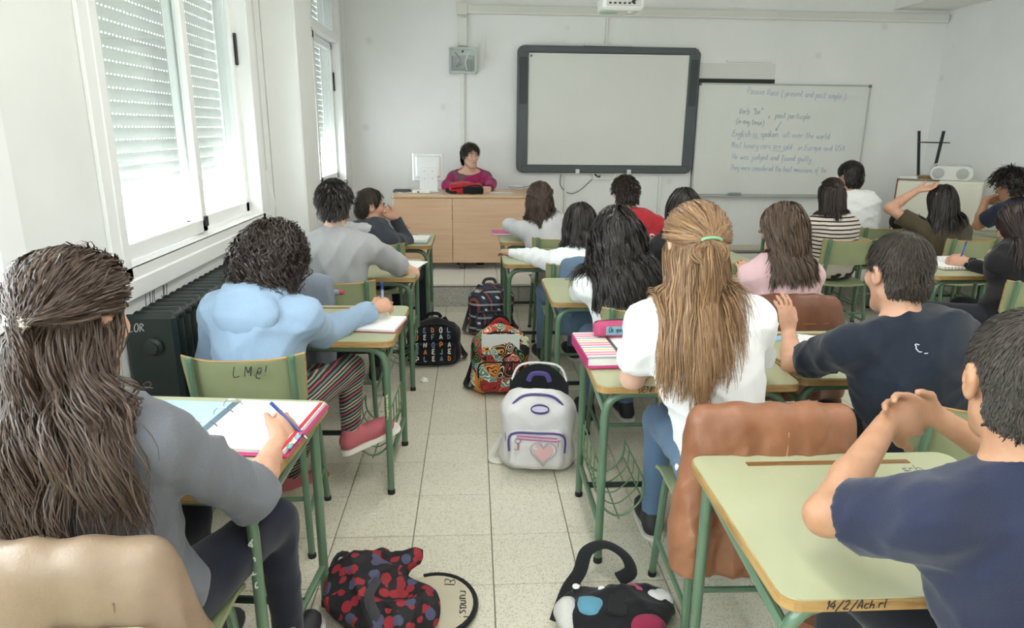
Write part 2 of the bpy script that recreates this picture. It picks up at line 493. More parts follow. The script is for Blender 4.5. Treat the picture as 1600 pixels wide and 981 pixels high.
# unseen fluorescent lamps under the ceiling, added as soft fill from above
def lamp(x, y, lab):
    t = thing('added_ceiling_lamp', lab, 'lamp', (x, y, ZC-.001), 0, 'added ceiling lamps')
    MB().box((0, 0, -.035), (.30, 1.25, .07), .01).build('housing', M('#e8e8e6', .5), t)
    tm = NT('fill_lamp_tube'); tm.b.inputs['Emission Color'].default_value = (1, .97, .92, 1); tm.b.inputs['Emission Strength'].default_value = 3.
    for s in (-.07, .07): MB().tube([(s, -.58, -.09), (s, .58, -.09)], .013, 10).build('tube', tm.m, t, smooth=True)
    L = bpy.data.lights.new('fill_light', 'AREA'); L.shape = 'RECTANGLE'; L.size, L.size_y = .3, 1.2
    L.energy = FILLW; L.color = (1, .985, .955)
    o = bpy.data.objects.new('fill_light', L); COL.objects.link(o); o.parent = t; o.location = (0, 0, -.11)
FILLW = 13.
for i, x in enumerate((.3, 2.9)):
    for j, y in enumerate((-1.2, 1.2, 3.6)):
        lamp(x, y, 'added white fluorescent fill lamp with two tubes, unseen under the ceiling')

# graffiti on the left wall and smudges
g = MB(); write(g, 'LUC JU', .05, lambda x, y: V3(XL+.001, at(228, 478, x=XL)[1]+x, at(228, 478, x=XL)[2]+y), .0015, seed=3)
o = struct(g, 'trim_3', M('#55565a', .7))

# cast radiator under the window
yr0, yr1 = 2.47, 4.1
r = thing('radiator', 'dark green column radiator under the shuttered window', 'radiator', (XL+.10, yr0, 0))
MR = M('#1f2a28', .35, var=.2, name='dark_green_enamel')
n = 0; sec = None; y = .03
while y < yr1-yr0:
    if sec is None:
        s = MB()
        for xx in (-.055, 0, .055):
            s.tube(bend([(xx, 0, .13), (xx, 0, .83)], .02), 1, 8, flat=(.022, .024), up=(0, 1, 0))
        s.box((0, 0, .13), (.17, .05, .055), .02).box((0, 0, .825), (.17, .05, .055), .02)
        sec = s.build('section', MR, r, smooth=.8); o = sec
    else: o = sec.copy(); COL.objects.link(o)
    o.location = (0, y, 0); y += .062
MB().box((0, -.005, .48), (.19, .03, .74), .018).build('end_panel', MR, r)
s = MB().lathe([(.035, 0), (.035, .012), (.022, .018), (.022, .03), (.0, .032)], 12, (0.01, -.02, .73), np.array([[1, 0, 0], [0, 0, -1], [0, 1, 0.]]))
s.build('plug', MR, r, smooth=.6)
g = MB(); write(g, 'LOR', .028, lambda x, y: V3(-.075+x, -.0215, .79+y), .0014, seed=8)
g.build('scratched_letters', M('#c9cdc9', .6), r)
for s_ in (0, 1):
    MB().box((0, .05+s_*1.4, .06), (.14, .04, .12), .01).build('foot', MR, r)

cr = MB(); rk = random.Random(9)
for k in range(9):
    y, z = rk.uniform(2.05, 2.42), rk.uniform(.35, .88); P_ = [(XL+.0005, y, z)]
    for i in range(rk.randint(3, 6)): y += rk.uniform(-.03, .03); z += rk.uniform(-.06, .02); P_.append((XL+.0005, y, z))
    cr.tube(spline([V3(*q) for q in P_], 3), .0011, 4)
o = cr.build('trim_5', M('#8f908e', .8)); o['kind'] = 'structure'
# ------------------------------------------------------------------ school desks and chairs
def laminate():
    t = NT('pale_green_laminate'); v = t.tex()
    n = t.noise(3, 4, v); c = t.ramp(n, [(.3, lin('#a4a887')), (.7, lin('#aeb191'))])
    sp = t.ramp(t.noise(130, 2, v), [(.66, (0, 0, 0, 1)), (.70, (1, 1, 1, 1))])
    c = t.mix(t.math('MULTIPLY', sp, .25), c, lin('#8f9670'))
    t.l(c, t.b.inputs['Base Color']); t.b.inputs['Roughness'].default_value = .38
    return t.m
def wood_mat(name, a, b, c, sx=(2, 40, 40), rough=.45):
    t = NT(name); v = t.tex(); mp = t.n('ShaderNodeMapping'); mp.inputs['Scale'].default_value = sx; t.l(v, mp.inputs[0])
    n = t.noise(1.2, 5, mp.outputs[0], .65)
    t.l(t.ramp(n, [(.25, lin(c)), (.5, lin(a)), (.75, lin(b))]), t.b.inputs['Base Color'])
    t.b.inputs['Roughness'].default_value = rough; return t.m
MLAM = laminate()
MLAMC = M('#8e9672', .42, var=.12, vs=5, name='green_chair_laminate')
MEDGE = wood_mat('worn_wood_edge', '#a5824f', '#b99763', '#6f5232', (6, 6, 60))
MTUBE = M('#5c7860', .3, var=.12, vs=9, coat=.25, name='green_tube_enamel')
MTUBEB = M('#22302b', .4, name='dark_tube_enamel')
MRUB = M('#15181a', .6)
MWIRE = M('#64805f', .35)
DW, DD, DZ = .69, .56, .70
def _rr(w, d, r=.035, n=4):
    out = []
    for cx, cy, a0 in ((w/2-r, d/2-r, 0), (-w/2+r, d/2-r, 90), (-w/2+r, -d/2+r, 180), (w/2-r, -d/2+r, 270)):
        for k in range(n+1):
            a = math.radians(a0+90*k/n); out.append((cx+r*math.cos(a), cy+r*math.sin(a)))
    return out
def make_desk():
    t = thing('school_desk', 'x', 'desk')
    MB().prism(_rr(DW, DD), DZ-.004, DZ).build('top', MLAM, t)
    MB().prism(_rr(DW+.006, DD+.006), DZ-.026, DZ-.0035).build('edge_band', MEDGE, t)
    g = MB().box((0, DD/2-.05, DZ+.0006), (DW*.62, .02, .0022), .001); g.build('pencil_groove', wood_mat('groove_wood', '#7a5530', '#8f683d', '#4d331c', (6, 60, 60)), t)
    zt = DZ-.045; xl = DW/2-.035; yn, yf = -DD/2+.045, DD/2-.055
    for s in (-1, 1):
        MB().tube(bend([(s*xl, yn, .012), (s*xl, yn, zt), (0, yn, zt)], .085, 6), .0145, 10).build('leg', MTUBE, t, smooth=True)
        MB().tube([(s*xl, yf, .012), (s*xl, yf, DZ-.03)], .0145, 10).build('leg', MTUBE, t, smooth=True)
        MB().tube([(s*xl, yn, zt-.06), (s*xl*.995, yf, zt-.02)], .012, 8).build('side_rail', MTUBE, t, smooth=True)
        MB().tube([(s*xl, yn, .15), (s*xl, yf, .15)], .011, 8).build('side_rail', MTUBE, t, smooth=True)
        for yy in (yn, yf): MB().lathe([(.0165, 0), (.0165, .018), (.0145, .024)], 10, (s*xl, yy, 0)).build('foot_cap', MRUB, t, smooth=.6)
        MB().box((s*(xl-.004), yf-.05, zt-.012), (.012, .07, .05), .004).build('bracket', MTUBE, t)
    MB().tube([(-xl, .05, .15), (xl, .05, .15)], .012, 8).build('crossbar', MTUBEB, t, smooth=True)
    return t
def basket(t, s):
    """wire magazine basket hung inside the side s of a desk"""
    xl = DW/2-.035; w = MB(); y0, y1 = -.17, .16; top = .36; bot = .13; dp = .17
    outl = lambda y, k=1: bend([(s*xl, y, top), (s*xl, y, bot+.07), (s*(xl-dp*.5), y, bot), (s*(xl-dp), y, bot+.08), (s*(xl-dp), y, bot+.16)], .05, 4)
    for i in range(5): w.tube(outl(y0+(y1-y0)*i/4), .0028, 5)
    for p in ((s*xl, top), (s*xl, bot+.14), (s*(xl-.02), bot+.05), (s*(xl-dp*.5), bot+.005), (s*(xl-dp), bot+.08), (s*(xl-dp), bot+.16)):
        w.tube([(p[0], y0, p[1]), (p[0], y1, p[1])], .0034, 5)
    for y in (y0, y1): w.tube(outl(y), .0042, 6)
    w.build('wire_basket', MWIRE, t, smooth=True)
_desk0 = make_desk(); _desk_used = [False]
def desk(label, x, y, rz=0., bs=None, dz=0.):
    """x,y = centre of the top"""
    if not _desk_used[0]: o = _desk0; _desk_used[0] = True
    else: o = copy_tree(_desk0)
    o.location = (x, y, dz); o.rotation_euler = (0, 0, rz); o['label'] = label; o['group'] = 'school desks'
    if bs: basket(o, bs)
    return o
def make_chair():
    t = thing('school_chair', 'x', 'chair')
    def seatf(u, v):
        x = (u-.5)*.38; y = (v-.5)*.37; z = .435-.012*math.cos(math.pi*(u-.5))-.02*max(0, (v-.8)/.2)**2
        return (x*(1-.12*max(0, .3-v)), y, z)
    MB().sheet(seatf, 12, 12, .012).build('seat', [MLAMC], t, smooth=.6)
    def backf(u, v, o=0.):
        x = (u-.5)*.40; r = abs(u-.5)*2
        y = -.205+.045*r*r-.03*v; z = .585+v*.185-.012*(1-r**4)*v
        return (x*(1-.05*(1-v)), y-o, z)
    MB().sheet(backf, 16, 6, .011).build('backrest', MLAMC, t, smooth=.6)
    e = [V3(*backf(i/16, 1)) for i in range(17)]
    MB().tube([V3(*backf(0, .05))]+[V3(*backf(0, .9))]+e+[V3(*backf(1, .9)), V3(*backf(1, .05))], 1, 6, flat=(.0065, .005), up=(0, 0, 1)).build('wood_edge', MEDGE, t, smooth=True)
    for s in (-1, 1):
        x = s*.165
        MB().tube(bend([(s*.185, -.235, .012), (x, -.17, .40), (x, -.20, .57), (s*.165, -.228, .765)], .06, 4), .0125, 8).build('rear_leg', MTUBE, t, smooth=True)
        MB().tube(bend([(s*.18, .165, .012), (x, .13, .415), (x, -.17, .415)], .05, 4), .0125, 8).build('front_leg', MTUBE, t, smooth=True)
        MB().lathe([(.015, 0), (.015, .018), (.0125, .02)], 8, (s*.185, -.235, 0)).build('foot_cap', MRUB, t)
        MB().lathe([(.015, 0), (.015, .018), (.0125, .02)], 8, (s*.18, .165, 0)).build('foot_cap', MRUB, t)
        MB().lathe([(.0135, 0), (.0135, .012), (.008, .016)], 8, (s*.165, -.2285, .762)).build('post_cap', MTUBE, t)
        MB().tube([(s*.178, -.213, .16), (s*.176, .15, .16)], .009, 6).build('stretcher', MTUBE, t, smooth=True)
    MB().tube([(-.178, -.2, .22), (.178, -.2, .22)], .009, 6).build('stretcher', MTUBE, t, smooth=True)
    MB().tube([(-.165, .12, .40), (.165, .12, .40)], .009, 6).build('stretcher', MTUBE, t, smooth=True)
    return t
_chair0 = make_chair(); _chair_used = [False]
def chair(label, x, y, rz=0., dz=0.):
    """x,y = centre of the seat; the back stands about 0.23 m behind it"""
    if not _chair_used[0]: o = _chair0; _chair_used[0] = True
    else: o = copy_tree(_chair0)
    o.location = (x, y, dz); o.rotation_euler = (0, 0, rz); o['label'] = label; o['group'] = 'school chairs'
    return o

# desks: (label, centre x, centre y, turn, basket side)
D = {}
def dk(key, label, edge, side, yn, rz=0., bs=None):
    """edge = x of the aisle-side edge, yn = y of the edge where the student sits"""
    x = edge-DW/2 if side == 'L' else edge+DW/2
    D[key] = desk(label, x, yn+DD/2, rz, bs); return D[key]
dk('L0', 'school desk behind the chair with the beige jacket', -.535, 'L', .44)
dk('L1', 'school desk with the open ring binder', -.475, 'L', 1.46, -.10)
dk('L2', 'school desk under the arm of the person in the pale blue hoodie', -.315, 'L', 2.60, -.03, 1)
dk('L3', 'school desk in front of the person in the plain grey t-shirt', -.33, 'L', 3.78, 0, 1)
dk('L4', 'school desk under the elbow of the person in the dark hoodie', -.305, 'L', 4.86)
dk('R0', 'empty school desk with scribbles under the clasped hands', .56, 'R', 1.02)
dk('R1', 'school desk carrying the striped notebook and the pencil case', .41, 'R', 2.08, 0, -1)
dk('R2', 'school desk beside the wavy black-haired person in white', .385, 'R', 3.20)
dk('R3', 'school desk under the outstretched white sleeve', .19, 'R', 4.17)
dk('R4', 'school desk with the pink folder, next to the platform', .20, 'R', 5.02)
dk('N1', 'school desk under the raised hand of the person in the dark navy shirt', 1.115, 'R', 2.13)
dk('N2', 'school desk in front of the person in the pink top', 1.13, 'R', 3.27)
dk('N3', 'school desk in front of the person with straight black hair', 1.12, 'R', 4.24)
dk('N4', 'school desk in front of the person in the red hoodie', .99, 'R', 5.17)
dk('T1', 'school desk with the spiral notebook being written on', 2.74, 'R', 3.80)
dk('T2', 'school desk in front of the striped top against the platform', 2.45, 'R', 5.16)
dk('T3', 'school desk carrying the black bag and white papers', 3.54, 'R', 5.20)
dk('T4', 'school desk under the elbow of the curly-haired person', 4.25, 'R', 5.12)

C = {}
def ch(key, label, x, y, rz=0.): C[key] = chair(label, x, y, rz)
ch('L1', 'green school chair hung with the beige leather jacket', -.76, 1.30, 0)
ch('L2', 'green school chair scrawled with the letters L.M.', -.79, 2.42, .05)
ch('L3', 'green school chair behind the grey t-shirt, half covered by a grey jacket', -.70, 3.58)
ch('L4', 'green school chair of the person in the dark hoodie', -.66, 4.72)
ch('R0', 'green school chair of the person in navy at the empty desk', 1.02, .92, .15)
ch('R1', 'green school chair hung with the tan leather jacket', .80, 1.87, -.02)
ch('R2', 'green school chair of the wavy black-haired person in white', .76, 3.02)
ch('R3', 'green school chair hung with the denim jacket', .62, 4.02)
ch('R4', 'green school chair of the person in the grey knit sweater', .62, 4.98)
ch('N1', 'green school chair of the person in the dark navy shirt', 1.52, 1.90, -.25)
ch('N2', 'green school chair hung with the dark brown leather jacket', 1.43, 3.10)
ch('N3', 'green school chair of the person with straight black hair', 1.42, 4.10)
ch('N4', 'green school chair behind the red hoodie', 1.18, 5.06)
ch('T1', 'green school chair of the person dressed in black', 3.03, 3.52, -.1)
ch('T2', 'green school chair of the person in the striped top', 2.72, 4.92)
ch('T3', 'green school chair of the person with a hand on the head', 3.66, 4.94)
ch('T4', 'green school chair of the curly-haired person', 4.50, 4.94)
ch('T5', 'green school chair of the person in the white shirt', 3.335, 5.52)
ch('W', 'green school chair behind the teacher desk', -.03, 7.14, math.pi); C['W'].location[2] = ZP

# scrawls on furniture (flat pen marks, parts of what they are on)
MINK = M('#23262c', .6)
g = MB(); write(g, 'L.M.@!', .034, lambda x, y: V3(.03-x if False else -.02+x, -.2455+.045*((-.02+x)/.2)**2-.006, .715+y), .0018, seed=4)
g.build('scrawl', MINK, C['L2'])
g = MB(); write(g, '14/2/Ach.rl', .018, lambda x, y: V3(-.27+x, -DD/2-.0036, DZ-.02+y), .0012, seed=6); g.build('scrawl', MINK, D['R0'])
g = MB(); write(g, 'R', .03, lambda x, y: V3(.06+x, .05+y, DZ+.0005), .001, seed=6); write(g, 'srb', .03, lambda x, y: V3(.17+x, .18+y, DZ+.0005), .0008, seed=9)
write(g, 'mal', .03, lambda x, y: V3(.24+x, .10+y, DZ+.0005), .0008, seed=12); g.build('scrawl', M('#5a6070', .6), D['R0'])
g = MB().tube(spline([(.25, .16, DZ+.001), (.28, .15, DZ+.001), (.30, .155, DZ+.001), (.27, .165, DZ+.001)]), .004, 5); g.build('correction_fluid', M('#f4f4f2', .5), D['R0'])
g = MB(); write(g, 'DENR', .02, lambda x, y: V3(-.21+x, -DD/2-.0036, DZ-.021+y), .0014, seed=16); g.build('scrawl', MINK, D['R1'])
g = MB(); write(g, 'A t 1 n', .035, lambda x, y: V3(DW/2-.035-y*.3+.004, -DD/2+.03, .56-x), .0022, seed=15); g.build('scratched_letters', M('#d8dcd4', .6), D['L1'])
g = MB(); write(g, 'dosempar', .022, lambda x, y: V3(DW/2-.033-y*.4, -DD/2+.0295, .46-x), .002, seed=25); g.build('scratched_letters', M('#d3cf9a', .6), D['L2'])

# ------------------------------------------------------------------ front wall: boards, trunking, projector
W0 = YF
p = lambda u, v, o=.03: at(u, v, y=YF-o)
MGREY = M('#4d5558', .45, name='grey_board_frame'); MGREYD = M('#363d40', .5)
a, b = p(808, 70, .05), p(1082, 271.5, .05)
sx, sz = b[0]-a[0]-.02, a[2]-b[2]
cx, cz = (a[0]+b[0])/2-.005, (a[2]+b[2])/2
t = thing('interactive_whiteboard', 'large interactive board with dark grey frame on the front wall', 'board', (cx, YF-.002, cz))
def fr(o): return lambda q: V3(q[0], -q[2], q[1])
out = _rr(sx, sz, .07, 5)
MB().prism(out, .0, .035, fr(0)).build('back_shell', MGREY, t)
fx, ft, fb = .115, .075, .085
for s in (-1, 1):
    mb = MB(); mb.prism([(s*sx/2*.997, -sz/2+.06), (s*sx/2*.997, sz/2-.06), (s*(sx/2-.04), sz/2-.012), (s*(sx/2-fx), sz/2-.02), (s*(sx/2-fx), -sz/2+.02), (s*(sx/2-.04), -sz/2+.012)], .03, .075, fr(0)); mb.build('side_frame', MGREY, t)
MB().box((0, -.055, sz/2-ft/2), (sx-.1, .05, ft-.005), .01).build('rail', MGREY, t)
MB().box((0, -.055, -sz/2+fb/2), (sx-.1, .05, fb-.005), .01).build('rail', MGREY, t)
scr_w, scr_h = sx-2*fx, sz-ft-fb
MB().box((0, -.05, (fb-ft)/2), (scr_w, .02, scr_h), .003).build('screen', M('#dedfda', .4, var=.02, vs=2, name='board_surface'), t)
MB().box((0, -.058, (fb-ft)/2+scr_h/2-.006), (scr_w-.01, .008, .009)).build('screen_lip', M('#f4f4f2', .4), t)
for s in (-1, 1):
    sp = MB().box((s*(sx/2-fx/2-.003), -.077, sz/2-.35), (fx*.68, .006, .46), .002); so = sp.build('speaker', MGREYD, t)
MB().box((-.02, -.05, sz/2+.008), (.5, .05, .016), .004).build('top_sensor', M('#d8d9d4', .5), t)
MB().lathe([(.009, 0), (.009, .004)], 10, (-scr_w/2+.028, -.062, (fb-ft)/2+scr_h/2-.03), np.array([[1, 0, 0], [0, 0, -1], [0, 1, 0.]])).build('dot', MBLK, t)
for x in (-.30, .26): MB().box((x, -.085, -sz/2+.02), (.042, .03, .045), .004).build('clip', M('#dfe0dc', .4), t)
MB().tube(bend([(-.12, -.05, -sz/2-.005), (-.11, -.075, -sz/2-.06), (.10, -.075, -sz/2-.06), (.115, -.05, -sz/2-.005)], .02), .009, 8).build('handle', M('#eeeeec', .4), t, smooth=True)
MB().tube(spline([(-.11, -.06, -sz/2-.01), (-.06, -.07, -sz/2-.04), (-.05, -.07, -sz/2-.02)]), .008, 6).build('connector', MBLK, t, smooth=True)
c0, c1, c2 = p(877, 272, .02), p(890, 302, .015), p(925, 280, .02)
tag(MB().tube(spline([c0, p(876, 290, .02), c1, p(905, 298, .02), c2]), .004, 6).build('cable', MBLK, smooth=True), 'thin black cable looping below the interactive board', 'cable')

# white board with handwriting
a, b = p(1088, 129, .05), p(1362, 135, .05); c = p(1200, 307, .05)
bx0, bx1, bz1, bz0 = a[0]+.035, b[0], a[2], c[2]+.01
t = thing('whiteboard', 'white marker board covered in faint blue English handwriting', 'board', ((bx0+bx1)/2, YF-.001, (bz0+bz1)/2))
w_, h_ = bx1-bx0, bz1-bz0
MB().box((0, -.028, 0), (w_-.02, .02, h_-.02), .002).build('writing_surface', M('#e2e4e0', .3, var=.03, vs=2.5, name='marker_board'), t)
mb = MB()
for s in (-1, 1): mb.box((s*(w_/2-.008), -.03, 0), (.016, .034, h_), .003)
for s in (-1, 1): mb.box((0, -.03, s*(h_/2-.008)), (w_, .034, .016), .003)
mb.build('frame', M('#b9bbb8', .35, .6), t)
for s in (-1, 1): MB().box((s*(w_/2-.012), -.034, h_/2-.012), (.03, .04, .03), .004).build('corner_cap', M('#6d706f', .5), t)
MB().box((0, -.075, -h_/2-.0025), (w_*.98, .08, .012), .003).build('tray', M('#c3c5c1', .4, .4), t)
lines = [('Passive Voice ( present and past simple )', (1168, 146), (1322, 155), .062, 2), ('Verb "be"', (1155, 178), (1192, 178), .06, 3), ('(in any tense)', (1150, 192), (1194, 196), .055, 4),
 ('+  past participle', (1200, 183), (1266, 186), .055, 5), ('English is spoken', (1144, 213), (1216, 214), .065, 6), ('all over the world', (1224, 214), (1297, 217), .06, 7),
 ('Most luxury cars are sold', (1143, 230), (1238, 233), .06, 8), ('in Europe and USA', (1247, 234), (1320, 236), .06, 9), ('He was judged and found guilty', (1144, 248), (1268, 252), .058, 10), ('They were considered the best musicians of the', (1141, 265), (1292, 270), .058, 11)]
MPEN = M('#a9bdd6', .5, name='faint_blue_marker'); MPEN2 = M('#93a3b8', .5, name='grey_blue_marker')
for k, (s, q0, q1, sz_, sd) in enumerate(lines):
    P0 = at(*q0, y=YF-.041); P1 = at(*q1, y=YF-.041)
    dry = MB(); wid = write(dry, s, sz_, lambda x, y: V3(x, y, 0), .001, seed=sd)
    kx = (P1[0]-P0[0])/wid; sl = (P1[2]-P0[2])/(P1[0]-P0[0])
    g = MB(); L0 = V3((bx0+bx1)/2, YF-.001, (bz0+bz1)/2)
    write(g, s, sz_, lambda x, y: V3(P0[0]+x*kx, YF-.0405, P0[2]+y+sl*x*kx)-L0, .0026, seed=sd)
    tag(g.build('handwriting', MPEN if k not in (1, 2, 3, 4) else MPEN2, t), kind='stuff')
g = MB()
for q in (((1177, 216), (1186, 216)), ((1207, 235), (1218, 236)), ((1219, 237), (1230, 234)), ((1221, 190), (1212, 204)), ((1212, 204), (1213, 200)), ((1212, 204), (1216, 202))):
    g.tube([at(*q[0], y=YF-.0415)-L0, at(*q[1], y=YF-.0415)-L0], .0026, 4)
tag(g.build('underline', MPEN2, t), kind='stuff')
e = p(1148, 304, .09)
t = thing('board_eraser', 'grey board eraser on the whiteboard tray', 'eraser', (e[0], YF-.085, bz0+.0045))
MB().box((0, 0, .014), (.14, .05, .028), .008).build('grip', M('#8d9a9f', .5), t); MB().box((0, 0, .004), (.13, .045, .008), .001).build('felt', M('#5c6668', .9), t)
# old blackboard showing behind the white board
a, b = p(1091, 127, .01), p(1210, 132, .01)
tag(MB().box(((a[0]+b[0])/2, YF-.008, a[2]-.55), (b[0]-a[0], .006, 1.16), .002).build('blackboard', M('#2c302e', .7)), 'dark blackboard edge showing behind the whiteboard', 'board')
a, b = p(1084, 97, .01), p(1210, 128, .01)
struct(MB().box(((a[0]+b[0])/2, YF-.0015, (a[2]+b[2])/2), (b[0]-a[0], .003, a[2]-b[2]-.01)), 'trim_4', M('#dededa', .6))
a, b = p(1136, 95, .02), p(1207, 97, .02)
tag(MB().box(((a[0]+b[0])/2, YF-.012, a[2]), (b[0]-a[0], .024, .025), .004).build('wall_rail', M('#e9e9e6', .5)), 'short white rail fixed above the whiteboard', 'rail')
# trunking
MTR = M('#e3e4de', .45, name='cable_trunking')
a, b = p(722, 14), p(1488, 23)
mid = []
t = thing('cable_trunking', 'long white cable trunking running along the top of the front wall', 'trunking', (a[0], YF-.006, a[2]))
Lh = min(b[0], XR-.02)-a[0]; 
for k, (x0, x1) in enumerate(((0, Lh*.315), (Lh*.315, Lh*.635), (Lh*.635, Lh))):
    MB().box(((x0+x1)/2, -.025, 0), (x1-x0-.004, .05, .085), .004).build('duct', MTR, t)
    MB().box(((x0+x1)/2, -.052, .006), (x1-x0-.004, .006, .055), .002).build('cover', M('#dadbd4', .45), t)
    if k: MB().box((x0, -.03, 0), (.02, .062, .095), .003).build('joint', MTR, t)
MB().box((0, -.03, 0), (.11, .062, .11), .004).build('corner_box', M('#dcdbd2', .5), t)
bxt = p(722, 75, .03)[2]
MB().box((.005, -.02, (bxt-a[2])/2-.03), (.085, .04, a[2]-bxt-.1), .004).build('drop_duct', MTR, t)
for k, u in enumerate((949,)):
    q = p(u, 28, .02); q2 = p(u, 70, .02)
    MB().box((q[0]-a[0], -.012, (q[2]+q2[2])/2-a[2]-.01), (.022, .024, q[2]-q2[2]+.02), .003).build('thin_duct', MTR, t)
# glazed box
a, b = p(701, 74, .1), p(745, 114, .1); bc = ((a[0]+b[0])/2, YF-.001, (a[2]+b[2])/2); bw, bh = b[0]-a[0], a[2]-b[2]
t = thing('wall_box', 'small glazed metal box on the front wall above the teacher', 'box', bc)
mb = MB().box((0, -.006, 0), (bw, .012, bh))
for s in (-1, 1): mb.box((s*(bw/2-.006), -.065, 0), (.012, .13, bh), .002); mb.box((0, -.065, s*(bh/2-.006)), (bw, .13, .012), .002)
mb.build('case', M('#d9dad6', .4), t)
MB().box((0, -.03, -.02), (bw*.8, .04, bh*.6), .01).build('socket_panel', M('#8b8d8b', .5), t)
MB().box((.06, -.06, -.05), (.07, .06, .12), .008).build('power_adapter', M('#55585a', .5), t)
MB().tube(spline([(-.08, -.06, .08), (-.02, -.08, .0), (-.07, -.07, -.06), (.0, -.07, -.03)]), .006, 6).build('cable', M('#3a3c3e', .5), t, smooth=True)
MB().tube(spline([(.08, -.08, .11), (.03, -.09, .0), (.04, -.09, -.1)]), .005, 6).build('cable', M('#ededea', .5), t, smooth=True)
MB().box((0, -.132, 0), (bw, .004, bh), .001).build('door_glass', MGLASS, t)
MB().lathe([(.012, 0), (.012, .008)], 10, (0, -.134, bh/2-.04), np.array([[1, 0, 0], [0, 0, -1], [0, 1, 0.]])).build('lock', MBLK, t)
a = p(722, 114, .03); b = p(722, 215, .03)
for k, (u, v0, v1) in enumerate(((722, 114, 300), (884, 274, 372), (1032, 274, 330))):
    q0, q1 = p(u, v0, .02), p(u, v1, .02); q1[2] = ZP+.08
    if k == 0: lab = 'narrow white cable duct below the glazed wall box'
    else: lab = ('narrow white cable duct below the interactive board, beside the black cable', 'narrow white cable duct below the interactive board, beside its handle')[k-1]
    tag(MB().box((q0[0], YF-.012, (q0[2]+q1[2])/2), (.045 if k == 0 else .03, .024, q0[2]-q1[2]), .003).build('cable_duct', MTR), lab, 'duct')
# projector hung from the ceiling
q = at(969, 12, y=5.4)
t = thing('projector', 'white ceiling projector hanging in front of the interactive board', 'projector', (q[0], 5.4, q[2]+.02))
MPJ = M('#e6e7e4', .4)
MB().box((0, 0, 0), (.30, .26, .11), .02).build('case', MPJ, t)
MB().box((0, -.132, .005), (.25, .006, .07), .002).build('connector_panel', M('#c7c9c6', .5), t)
for k in range(6): MB().box((-.10+k*.035, -.136, -.01), (.018, .004, .012)).build('socket', MBLK, t)
MB().tube(spline([(.06, -.13, .0), (.07, -.18, .02), (.05, -.16, .15), (.03, -.02, .3)]), .009, 6).build('plug_cable', MBLK, t, smooth=True)
MB().box((-.09, -.04, -.058), (.13, .1, .012), .003).build('foot', M('#a9c4ae', .4), t)
MB().lathe([(.02, 0), (.028, .012), (.02, .02)], 12, (.07, -.06, -.068)).build('lens_ring', M('#d7d8d6', .4), t, smooth=True)
MB().tube([(0, .02, .05), (0, .02, ZC-q[2]-.022)], .022, 10).build('pole', MPJ, t, smooth=True)

# ------------------------------------------------------------------ teacher's desk and what stands on it
def oak():
    return wood_mat('light_oak_laminate', '#dbb898', '#e2c1a4', '#d0aa88', (1.4, 14, 26), .4)
MOAK = oak()
x0, x1 = -.75, .53; yd = 6.40; zt = ZP+.71
t = thing('teacher_desk', 'light oak teacher desk with panelled front on the platform', 'desk', ((x0+x1)/2, yd, ZP))
w = x1-x0; hz = zt-ZP
MB().box((0, .32, hz-.014), (w+.02, .66, .028), .004).build('desktop', wood_mat('desk_top_wood', '#d2b391', '#dbbf9f', '#c09d77', (1.4, 14, 26), .35), t)
xs = at(707, 350, y=yd)[0]-(x0+x1)/2
for a, b in ((-w/2, xs-.002), (xs+.002, w/2)): MB().box(((a+b)/2, .015, hz/2+.02), (b-a, .02, hz-.10), .002).build('front_panel', MOAK, t)
for s in (-1, 1): MB().box((s*(w/2-.012), .33, hz/2-.01), (.022, .58, hz-.04), .002).build('side_panel', MOAK, t)
for s in (-1, 0, 1): MB().box((s*(w/2-.06), .07, .03), (.05, .05, .06), .004).build('foot', M('#3b3e3e', .4), t)
MB().box((-w/2+.25, .33, hz-.15), (.42, .5, .2), .004).build('drawer_unit', MOAK, t)
for u in (628, 727, 812):
    q = at(u, 410, y=yd); MB().lathe([(.006, 0), (.006, .004)], 8, (q[0]-(x0+x1)/2, .003, .12), np.array([[1, 0, 0], [0, 0, -1], [0, 1, 0.]])).build('screw', M('#b9b9b4', .3, 1.), t)
def on(u, v): return at(u, v, z=zt)
# monitor from behind
q = at(668, 300, y=6.63)
t = thing('computer_monitor', 'white flat computer monitor seen from behind on the teacher desk', 'monitor', (q[0]+.005, 6.72, zt+.001), .10)
MW = M('#e9ecec', .35, name='monitor_plastic')
MB().box((0, 0, .235), (.30, .028, .27), .01).build('display_housing', MW, t)
MB().box((0, -.02, .24), (.24, .03, .20), .012).build('rear_bulge', MW, t)
MB().box((0, .0155, .235), (.27, .003, .23)).build('screen', M('#1b2024', .2), t)
mb = MB().prism([(-.085, 0), (.085, 0), (.085, .20), (.07, .235), (-.07, .235), (-.085, .20)], .035, .06, lambda q: V3(q[0], -q[2], q[1]))
mb.build('stand', MW, t)
MB().box((.0, -.02, .006), (.20, .17, .012), .004).build('base', MW, t)
for i in (-.04, .04):
    for j in (.13, .2): MB().lathe([(.006, 0), (.005, .003)], 8, (i, -.06, j), np.array([[1, 0, 0], [0, 0, -1], [0, 1, 0.]])).build('screw', M('#b7bbbb', .4), t)
q = on(634, 296); t = thing('desk_phone', 'dark grey keyboard lying beside the monitor', 'keyboard', (q[0], 6.62, zt+.001))
MB().box((0, 0, .014), (.17, .1, .022), .005).build('case', M('#4b5357', .5), t); MB().box((0, 0, .027), (.15, .08, .006), .002).build('key_field', M('#2c3236', .5), t)
t.name = 'keyboard'
q = on(660, 300); t = thing('usb_hub', 'small white box with cable in front of the monitor', 'box', (q[0], 6.55, zt+.001), .1)
MB().box((0, 0, .016), (.16, .09, .03), .006).build('case', MW, t); MB().box((-.03, -.046, .016), (.02, .004, .01)).build('port', MBLK, t)
